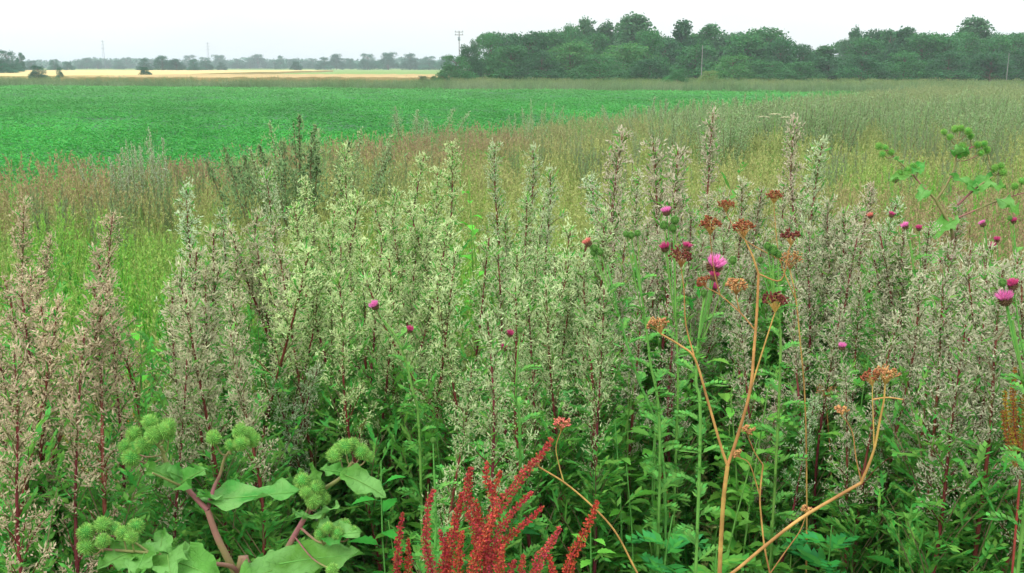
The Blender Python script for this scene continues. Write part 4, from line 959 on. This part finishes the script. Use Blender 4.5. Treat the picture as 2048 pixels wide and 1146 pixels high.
# ------------------------------------------------------------------ dried umbellifers
def umbel(parent, c, up, r, col, seed, O, n=13, sk=M['dry'], seeds=9):
    """rays spreading from the top of a stalk, each ending in a small tuft of seeds"""
    rs = np.random.RandomState(seed); up = unit(up); mb, sb = MB(), MB(); a_ = unit(np.cross(up, [.2, .9, .1])); b_ = np.cross(up, a_)
    for k in range(n):
        az = k * 2.4; q = math.sqrt((k + .5) / n) * .95; dv = unit(up + (a_ * math.cos(az) + b_ * math.sin(az)) * q * 1.0); L = r * (1.25 - .25 * q) * rs.uniform(.85, 1.1); p = c + dv * L
        tube(mb, spline([c, c + (dv * .55 + up * .12) * L * .9, p], 3), [.0011] * 4 + [.0008] * 3, 0, 4, False)
        m = seeds; sp = p + rs.normal(size=(m, 3)) * r * .10; blobs(sb, sp, unit(dv + rs.normal(size=(m, 3)) * .5), .0075, .0055)
        for s_ in sp[::2]: tube(mb, [p - dv * r * .12, s_], .0005, 0, 3, False)
    u = link('umbel', mb.mesh('umbel_rays', [sk]), parent); link('seeds', sb.mesh('umbel_seeds', [M['seed']]), u, col)
BR, DR, OR = lin(142, 84, 56), lin(112, 56, 50), lin(184, 134, 88)
def dry_plant(d, lines, umbels, label, name='dried_umbellifer'):
    b0 = P(lines[0][1][0][0], lines[0][1][0][1], d); b = np.array([b0[0], d, 0]); e = empty(name, tuple(b)); tag(e, label, 'wild plant')
    for k, (r, line) in enumerate(lines):
        p = [P(a[0], a[1], d + (a[2] if len(a) > 2 else 0)) - b for a in line]
        if k == 0:
            v0 = unit(np.array(p[0]) - np.array(p[1])); b_ = np.array(p[0]) + np.array([v0[0], v0[1], 0]) * .3; b_[2] = 0
            p = [b_ + (np.array(p[0]) - b_) * q_ + np.array([v0[0], v0[1], 0]) * .12 * math.sin(PI * q_) for q_ in (0, .25, .5, .75)] + p
        q = spline(p, 5); rr = .57 * np.linspace(r[0], r[1], len(q)); mb = MB(); tube(mb, q, rr, 0, 9)
        for j in range(1, len(p) - 1):
            nrm = unit(np.array(p[j + 1]) - np.array(p[j - 1])); w_ = rr[min(len(rr) - 1, j * 5)]; tube(mb, [np.array(p[j]) - nrm * w_ * 1.2, np.array(p[j]), np.array(p[j]) + nrm * w_ * 1.2], [w_ * 1.01, w_ * 1.16, w_ * 1.01], 0, 9)
        link('stem' if k == 0 else 'branch', mb.mesh('dry_stalk', [M['dry']], True), e)
    for k, (px, py, up, r, c, n) in enumerate(umbels): umbel(e, P(px, py, d) - b, up, r * .85, c, 700 + k + int(px), b, n)
dry_plant(2.3, [((.0105, .0085), [(1438, 1190), (1441, 1100), (1447, 1000), (1455, 932)]),
  ((.006, .0035), [(1455, 932), (1441, 890), (1415, 800), (1390, 718), (1362, 692), (1322, 668)]),
  ((.0068, .005), [(1455, 932), (1476, 870), (1500, 782), (1508, 700), (1514, 620), (1517, 548)]),
  ((.0045, .0025), [(1517, 548), (1505, 512), (1488, 476)]), ((.004, .002), [(1498, 790), (1522, 712), (1545, 640), (1550, 626)]),
  ((.003, .0016), [(1390, 718), (1372, 650), (1368, 580), (1362, 535)]), ((.003, .0018), [(1510, 660), (1480, 625), (1440, 590), (1412, 575)]), ((.0028, .0016), [(1440, 590), (1428, 540), (1420, 470)]), ((.0026, .0016), [(1480, 625), (1474, 600), (1472, 590)]),
  ((.0032, .0018), [(1517, 548), (1562, 560), (1578, 500), (1582, 492)])],
 [(1322, 668, (-.3, 0, 1), .035, OR, 11), (1488, 476, (-.1, 0, 1), .035, BR, 12), (1550, 626, (0, 0, 1), .042, DR, 16), (1362, 535, (0, 0, 1), .036, DR, 12), (1420, 470, (0, 0, 1), .034, BR, 12), (1472, 590, (0, -.2, 1), .034, OR, 12), (1582, 492, (0, 0, 1), .03, DR, 9), (1412, 575, (-.5, 0, .8), .02, BR, 7)],
 'tall dried umbellifer with a thick forked tan stalk and dark brown seed umbels')
dry_plant(3.1, [((.006, .003), [(1610, 800), (1600, 680), (1592, 600), (1580, 540)]), ((.003, .0018), [(1592, 600), (1560, 520), (1550, 440), (1548, 408)]), ((.003, .0018), [(1560, 520), (1490, 480), (1460, 440), (1452, 425)])],
 [(1580, 540, (0, 0, 1), .05, OR, 12), (1548, 408, (0, 0, 1), .034, BR, 12), (1452, 425, (0, 0, 1), .034, BR, 12)], 'thinner dried umbellifer behind the thick forked one, its brown umbels higher up')
dry_plant(2.15, [((.007, .0062), [(1402, 1190), (1465, 1146), (1530, 1092), (1600, 1038), (1680, 990), (1722, 966)]),
  ((.0058, .003), [(1722, 966), (1738, 928), (1750, 892), (1760, 840), (1768, 800), (1770, 770)]), ((.003, .0015), [(1748, 896), (1747, 850), (1745, 800), (1745, 772)]), ((.0026, .0014), [(1722, 962), (1712, 915), (1706, 870), (1695, 845), (1684, 832)]), ((.003, .0025), [(1745, 799), (1775, 795), (1806, 799)])],
 [(1770, 770, (.05, 0, 1), .035, OR, 12), (1745, 772, (-.2, 0, 1), .03, BR, 9), (1684, 832, (-.2, 0, 1), .018, OR, 7)], 'bent dried stalk slanting up from the bottom edge to the right, then turning upright')
dry_plant(2.4, [((.0045, .0035), [(1548, 1190), (1530, 1100), (1522, 1030), (1520, 990), (1526, 930)]), ((.003, .0018), [(1526, 930), (1508, 902), (1496, 872)]), ((.003, .0018), [(1520, 992), (1500, 930), (1480, 915)]), ((.003, .0018), [(1538, 1150), (1576, 1096), (1600, 1062), (1612, 1030)])],
 [(1496, 872, (0, 0, 1), .02, OR, 7), (1612, 1030, (0, 0, 1), .018, OR, 7), (1480, 915, (-.6, 0, .7), .016, OR, 6)], 'thin crooked dried stalk standing between the thick forked one and the bent one')
dry_plant(2.3, [((.0045, .0035), [(1292, 1190), (1262, 1122), (1228, 1060), (1182, 1010), (1130, 966), (1078, 934)]), ((.0026, .0015), [(1128, 966), (1118, 930), (1112, 895), (1122, 862)])],
 [(1122, 862, (.1, 0, 1), .025, lin(205, 120, 100), 10), (1078, 934, (-.5, 0, .8), .018, OR, 7)], 'thin dried stalk leaning left behind the red dock')
dry_plant(3.4, [((.005, .003), [(1660, 900), (1656, 850), (1652, 800)])], [(1652, 800, (0, 0, 1), .045, OR, 12)], 'short dried umbel low behind the bent dried stalk')
dry_plant(3.4, [((.005, .003), [(1345, 1100), (1338, 1020), (1332, 970)])], [(1332, 968, (0, 0, 1), .035, BR, 9)], 'short dried umbel low left of the thick forked stalk')

# ------------------------------------------------------------------ thistles
def flower_mesh(seed, big=1.0):
    rs = np.random.RandomState(seed); f, c = MB(), MB(); n = 130; a = rs.uniform(0, 2 * PI, n); q = np.sqrt(rs.uniform(0, 1, n)); d = np.stack([np.cos(a) * q * .85, np.sin(a) * q * .85, np.ones(n)], 1); b = np.stack([np.cos(a) * q * .006, np.sin(a) * q * .006, 0 * a + .010], 1)
    diamonds(f, b, d, rs.normal(size=(n, 3)), rs.uniform(.014, .019, n), .0028)
    n = 90; i = np.arange(n) + .5; ph = np.arccos(1 - 1.7 * i / n); th = PI * (1 + 5 ** .5) * i; dv = np.stack([np.cos(th) * np.sin(ph), np.sin(th) * np.sin(ph), -np.cos(ph)], 1)
    tube(c, [[0, 0, 0], [0, 0, .003], [0, 0, .008], [0, 0, .012], [0, 0, .014]], [.003, .0078, .0088, .007, .004], 0, 8)
    blobs(c, dv * .0078 + [0, 0, .008], dv + [0, 0, .9], .0062, .0032)
    return f.mesh('thistle_florets', [M['pink']]), c.mesh('thistle_cup', [M['bud_dark']])
def bud_mesh(seed):
    rs = np.random.RandomState(seed); c = MB(); n = 110; i = np.arange(n) + .5; ph = np.arccos(1 - 2 * i / n); th = PI * (1 + 5 ** .5) * i; dv = np.stack([np.cos(th) * np.sin(ph), np.sin(th) * np.sin(ph), -np.cos(ph)], 1)
    tube(c, [[0, 0, 0], [0, 0, .004], [0, 0, .010], [0, 0, .015], [0, 0, .018]], [.003, .007, .008, .006, .002], 0, 8); blobs(c, dv * [.0075, .0075, .009] + [0, 0, .010], dv + [0, 0, .7], .0065, .003); return c.mesh('thistle_bud', [M['bud']])
FLW = [flower_mesh(1), flower_mesh(2)]; BUDS = [bud_mesh(3), bud_mesh(4)]
PK, MG, SAL = lin(236, 140, 200), lin(206, 84, 140), lin(228, 146, 132)

def narrow_leaf(mb, b, dr, L, W, rs, m=0):
    """a lobed spiny leaf: a midrib strip with slanting lobes"""
    dr = unit(dr); s = unit(np.cross(dr, [0, 0, 1.])); k = 6; t = np.linspace(.12, .95, k); droop = lambda q: np.array([0, 0, -1.]) * L * .35 * q ** 2
    pos, dd, LL = [], [], []
    for q in t:
        for sg in (1, -1): pos.append(b + dr * L * q + droop(q)); dd.append(unit(s * sg + dr * .75 + [0, 0, rs.uniform(.05, .4)])); LL.append(W * (1.05 - .6 * q) * rs.uniform(.8, 1.15))
    pos.append(b); dd.append(dr + [0, 0, -.1]); LL.append(L * .7); pos.append(b + dr * L * .45 + droop(.45)); dd.append(dr - [0, 0, .6]); LL.append(L * .6)
    w_ = [W * .42] * (2 * k) + [W * .5, W * .5]; diamonds(mb, np.array(pos), np.array(dd), np.tile(np.array([0, 0, 1.]), (len(pos), 1)) + rs.normal(size=(len(pos), 3)) * .15, np.array(LL), np.array(w_), m)

def thistle(d, stem_line, heads, label, r=.0038, leafy=1.0, lc=lin(98, 162, 72), seed=0, group=None, name='thistle'):
    rs = np.random.RandomState(seed); b0 = P(stem_line[0][0], stem_line[0][1], d); b = np.array([b0[0], d, 0]); e = empty(name, tuple(b)); tag(e, label, 'wild plant', group)
    p = [[0, 0, 0]] + [P(a[0], a[1], d) - b for a in stem_line]; q = spline(p, 6); mb = MB(); tube(mb, q, np.linspace(r * 1.3, r * .7, len(q)), 0, 7)
    w = []; seg = np.linalg.norm(np.diff(q, axis=0), axis=1); Ls = np.concatenate([[0], np.cumsum(seg)]); L = Ls[-1]; at_ = lambda s_: np.array([np.interp(s_ * L, Ls, q[:, k]) for k in range(3)])
    n = int(26 * leafy); t = np.linspace(.3, .97, 60); V = np.array([at_(s_) for s_ in t]); a = t * 40; diamonds(mb, V, np.stack([np.cos(a), np.sin(a), 0 * a + .5], 1), np.tile([0, 0, 1.], (60, 1)), .014, .012, 1)
    link('stem', mb.mesh('thistle_stem', [M['green_stem'], M['weed_leaf']]), e, lc)
    hd = [P(h[0], h[1], d + (h[4] if len(h) > 4 else 0)) - b for h in heads]
    for k, h in enumerate(heads):
        c = hd[k]; s_ = h[3]; j = at_(np.clip(1 - .06 - .1 * rs.uniform(), 0, 1)) if len(heads) > 1 else q[-1]
        if j[2] > c[2] - .02: j = at_(.86)
        up = unit(np.array([(c[0] - j[0]) * .8, rs.normal() * .02 - .03, .12])); mb = MB(); tube(mb, spline([j, (j + c) / 2 + [0, 0, -.01], c - up * .006 * s_], 4), r * .5, 0, 5); link('flower_stalk', mb.mesh('thistle_stalk', [M['green_stem']]), e)
        rot = Vector(tuple(up)).to_track_quat('Z', 'Y').to_euler(); of = up * .010 * s_
        if h[2] == 'bud': o = link('bud', BUDS[k % 2], e)
        else:
            f = FLW[k % 2]; o = link('flower_head', f[1], e); link('florets', f[0], o, {'p': PK, 'm': MG, 's': SAL}[h[2]])
        o.location = tuple(c - of); o.rotation_euler = rot; o.scale = (s_ * (.85 if h[2] == 'bud' else 1),) * 3
    fo = MB()
    for s_ in np.linspace(.12, .95, n):
        a = s_ * 60 + rs.uniform(-.5, .5); narrow_leaf(fo, at_(s_), [math.cos(a), math.sin(a), .75], rs.uniform(.07, .13) * (1.25 - .6 * s_), .035 * (1.2 - .5 * s_), rs)
    link('foliage', fo.mesh('thistle_foliage', [M['weed_leaf']]), e, lc); return e
TH = [
 (3.1, [(840, 900), (825, 780), (800, 690), (768, 640)], [(750, 612, 'p', 1.1), (820, 660, 'm', .8)], 'thistle with a single round pink flower left of the middle of the stand'),
 (3.1, [(985, 960), (990, 850), (1005, 740)], [(1009, 696, 'm', .9), (1020, 668, 'm', .8)], 'thistle with two small crimson buds one above the other in the middle of the stand'),
 (3.0, [(1320, 900), (1300, 720), (1285, 600), (1270, 510)], [(1262, 470, 'bud', 1.0), (1252, 468, 'bud', .9), (1275, 466, 'bud', .9)], 'tall pale green thistle stem with only green buds at its top'),
 (3.1, [(1330, 960), (1270, 740), (1240, 640), (1215, 530)], [(1176, 486, 's', 1.0), (1188, 496, 'bud', 1.1), (1200, 503, 'bud', 1.1), (1186, 505, 'bud', .9)], 'thistle with a salmon-pink bud beside its green buds, leaning left'),
 (3.2, [(1352, 900), (1356, 760), (1352, 640), (1350, 560)], [(1333, 424, 'p', 1.1), (1350, 440, 'bud', 1.3), (1328, 450, 'bud', 1.3), (1346, 456, 'bud', 1.2), (1330, 496, 'm', 1.15), (1374, 495, 'm', 1.1)], 'thistle with a pale pink tuft above a knot of green buds'),
 (2.6, [(1400, 900), (1392, 760), (1402, 640), (1412, 590)], [(1429, 532, 'p', 1.75, -.02), (1428, 554, 'm', .95, -.04), (1427, 576, 'm', .85), (1408, 586, 'bud', .9), (1466, 520, 'bud', 1.0)], 'thistle with the largest open purple-pink flower'),
 (2.3, [(2060, 900), (2045, 760), (2025, 640)], [(2010, 598, 'p', 1.35), (2026, 571, 'm', 1.0), (2005, 565, 'bud', .9)], 'thistle with a broad open pink flower at the right edge'),
 (3.6, [(1850, 700), (1830, 560), (1820, 480)], [(1811, 453, 'p', 1.0), (1838, 457, 'm', .8)], 'thistle with a small pink tuft below the right burdock'),
 (3.6, [(2000, 700), (1990, 580), (1985, 520)], [(1984, 494, 'm', 1.1), (1994, 480, 'm', .8), (1966, 448, 'p', .9)], 'thistle with magenta heads left of the right edge'),
 (3.5, [(1900, 760), (1900, 640), (1900, 560)], [(1905, 518, 'p', .9), (1886, 522, 'm', .9)], 'thistle with two faded pink heads close together below the burdock'),
 (3.2, [(1690, 900), (1686, 780), (1684, 720)], [(1684, 694, 'p', .95)], 'low thistle with one lilac flower right of the thick dried stalk'),
 (3.1, [(1920, 900), (1915, 780), (1910, 720)], [(1884, 650, 'm', .95), (1920, 688, 'p', .9), (1936, 682, 'm', .8)], 'thistle with three small heads, low at the right'),
 (3.9, [(2040, 640), (2032, 540), (2028, 470)], [(2027, 442, 'm', .9), (2020, 436, 'bud', .9)], 'thistle with a dark magenta head at the right edge beside the burdock'),
 (4.0, [(1760, 640), (1765, 520), (1765, 460)], [(1741, 432, 's', .9), (1783, 430, 'm', .9)], 'thistle with two dull pink heads left of the burdock'),
 (3.0, [(1560, 760), (1550, 620), (1546, 540)], [(1546, 500, 'bud', 1.5), (1535, 492, 'bud', 1.1), (1556, 508, 'bud', 1.1), (1520, 520, 'bud', .9)], 'thistle with a tight knot of dark green buds among the dried umbels'),
 (2.5, [(870, 1180), (872, 1040), (868, 940)], [(866, 880, 'bud', .7)], 'green thistle stem standing behind the left spikes of the red dock'),
 (2.8, [(1040, 900), (1032, 800), (1036, 700)], [(1040, 660, 'bud', .8)], 'leafy pale green thistle in the middle without open flowers'),
]
for k, (d, line, heads, lab) in enumerate(TH): thistle(d, line, heads, lab, seed=800 + k, leafy=1.2)

# ------------------------------------------------------------------ leafy weeds
def weed_proto(seed, lobed=False, n=15, L=.11):
    rs = np.random.RandomState(seed); st, leaves = MB(), []; z = np.linspace(0, 1, 9); ax = np.stack([.03 * np.sin(z * 4 + seed), .03 * np.cos(z * 3 + seed), z], 1); tube(st, ax, np.linspace(.0055, .002, 9), 0, 6); f = lambda t: np.array([np.interp(t, z, ax[:, k]) for k in range(3)])
    for k in range(n):
        t = .25 + .72 * k / n; a = k * 2.4 + rs.uniform(-.3, .3); l = L * rs.uniform(.75, 1.2) * (1.15 - .5 * t); mb = MB(); d = unit([math.cos(a), math.sin(a), rs.uniform(.15, .6)]); b = f(t)
        if lobed: narrow_leaf(mb, b, d, l * 1.3, l * .55, rs)
        else:
            # toothed blade
            s = unit(np.cross(d, [0, 0, 1.])); u = np.cross(s, d); m = 11; q = np.linspace(0, 1, m); wd = .25 * l * np.sin(PI * q ** .7) * (1 + .16 * (np.arange(m) % 2 * 2 - 1)); wd[-1] = 0; wd[0] = .004
            c = b + d * .02 + d * l * q[:, None] - np.array([0, 0, l * .3]) * (q ** 2)[:, None]; Lf = c + s * wd[:, None] + u * (wd * .3)[:, None]; Rt = c - s * wd[:, None] + u * (wd * .3)[:, None]
            V = np.concatenate([Lf, c, Rt]); i = np.arange(m - 1)[:, None]; mb.add(V, np.concatenate([i + [0, m, m + 1, 1], i + [m, 2 * m, 2 * m + 1, m + 1]])); tube(mb, [b, b + d * .02], .001, 0, 4, False)
        leaves.append(mb.mesh('weed_blade', [M['weed_leaf']]))
    return st.mesh('weed_stem', [M['green_stem']]), leaves
WD = [weed_proto(900, False, 18, .095), weed_proto(901, False, 14, .13), weed_proto(902, True, 20, .12), weed_proto(903, True, 18, .14), weed_proto(904, False, 24, .07)]
def weed(px, py, h, col, label, k, group=None):
    ray = P(px, py, 1.0); d = (H - h) / (H - ray[2]); t = P(px, py, d); e = empty('leafy_weed', (t[0], t[1], 0), (rng.normal() * .06, rng.normal() * .06, rng.uniform(0, 6.28)), (1, 1, h)); tag(e, label, 'wild plant', group)
    st_, lv = WD[k % len(WD)]; link('stem', st_, e)
    for l in lv: link('leaf', l, e, np.array(col) * rng.uniform(.85, 1.15))
BG, YG = lin(82, 160, 54), lin(110, 180, 74)
for px, py, h, c, k, lab in [
 (1245, 935, .95, BG, 1, 'leafy weed with a bright broad leaf just right of the red dock'), (820, 925, .95, lin(60, 160, 66), 1, 'broad-leaved weed above the left spikes of the red dock'), (880, 800, 1.08, BG, 0, 'toothed-leaved weed in the middle, above and left of the red dock'), (1000, 740, 1.12, lin(110, 180, 100), 2, 'pale lobed-leaved weed under the two crimson thistle buds'), (1185, 710, 1.15, lin(110, 180, 100), 2, 'pale lobed-leaved weed left of the tall bud-bearing thistle'),
 (1310, 840, 1.05, BG, 4, 'small-leaved weed left of the thick dried stalk'), (1130, 1035, .85, lin(104, 190, 70), 4, 'low weed with a fresh light green leaf among the right dock spikes'), (1010, 960, .92, lin(70, 160, 74), 3, 'lobed weed directly behind the top of the red dock'), (1330, 1010, .85, lin(62, 150, 66), 3, 'lobed weed between the leaning dried stalk and the thick one'), (1830, 905, .95, lin(56, 150, 62), 3, 'dark lobed weed right of the bent dried stalk'),
 (1900, 870, .98, lin(84, 160, 70), 2, 'light lobed weed left of the rusty dock'), (1905, 985, .88, lin(100, 170, 66), 3, 'lobed weed with yellowish tips at the lower right'), (2000, 1010, .86, lin(52, 140, 58), 1, 'broad-leaved dark weed in the lower right corner'), (1640, 1040, .82, lin(50, 136, 56), 3, 'dark lobed weed under the bent dried stalk'), (1790, 1050, .82, lin(60, 150, 62), 1, 'broad-leaved weed at the bottom right of the bent stalk'), (940, 350, 1.55, lin(84, 190, 52), 0, 'vivid green weed filling the gap beside the tallest pale mugwort spikes'), (952, 420, 1.45, lin(84, 190, 52), 1, 'vivid green weed low in the gap beside the tallest pale mugwort'), (292, 610, 1.2, lin(84, 190, 52), 1, 'vivid green weed in the gap right of the lone pinkish mugwort'), (1460, 760, 1.1, BG, 4, 'small-leaved weed behind the arms of the thick dried stalk'), (60, 1050, .8, lin(60, 150, 66), 4, 'small-leaved weed in the lower left corner'), (1840, 500, 1.45, lin(104, 184, 84), 0, 'toothed weed just below the right burdock'), (1960, 780, 1.1, lin(80, 160, 70), 0, 'toothed weed left of the rusty dock top')]:
    weed(px, py, h, c, lab, k)
for k in range(52):
    px = rng.uniform(-20, 2070) if k % 3 else rng.uniform(750, 2060); py = rng.uniform(790, 1130); h = .95 - (py - 790) / 340 * .25
    weed(px, py, h * rng.uniform(.92, 1.06), mixc([lin(64, 132, 40), lin(84, 148, 48), lin(88, 146, 60)], rng.uniform(0, 1, (1, 3)))[0], placed(('small' if h < .8 else 'green') + (' lobed' if k % 5 in (2, 3) else ' toothed') + ' weed low', px, py), k, 'leafy weeds of the undergrowth')
for k in range(30):
    px = rng.uniform(1150, 2070); py = rng.uniform(540, 860)
    weed(px, py, np.interp(py, [540, 860], [1.32, 1.05]), mixc([lin(84, 152, 62), lin(104, 164, 60)], rng.uniform(0, 1, (1, 2)))[0], placed('light green ' + ('lobed' if k % 2 else 'toothed') + ' weed', px, py), [0, 2, 4, 2][k % 4], 'leafy weeds among the thistles')

# ------------------------------------------------------------------ haze
hz = bpy.data.materials.new('haze'); hz.use_nodes = True; t = hz.node_tree; t.nodes.clear(); o = t.nodes.new('ShaderNodeOutputMaterial'); v = t.nodes.new('ShaderNodeVolumePrincipled')
v.inputs['Color'].default_value = (.84, .93, 1.0, 1); v.inputs['Density'].default_value = .00055; v.inputs['Anisotropy'].default_value = 0.1; t.links.new(v.outputs[0], o.inputs['Volume'])
mb = MB(); x0, x1, y0, y1, z0, z1 = -3300, 3300, -300, 3700, -1.0, 24.0
mb.add([[x0, y0, z0], [x1, y0, z0], [x1, y1, z0], [x0, y1, z0], [x0, y0, z1], [x1, y0, z1], [x1, y1, z1], [x0, y1, z1]], [[0, 3, 2, 1], [4, 5, 6, 7], [0, 1, 5, 4], [1, 2, 6, 5], [2, 3, 7, 6], [3, 0, 4, 7]])
o = link('haze', mb.mesh('haze', [hz])); tag(o, 'thin summer haze over the plain', kind='stuff')
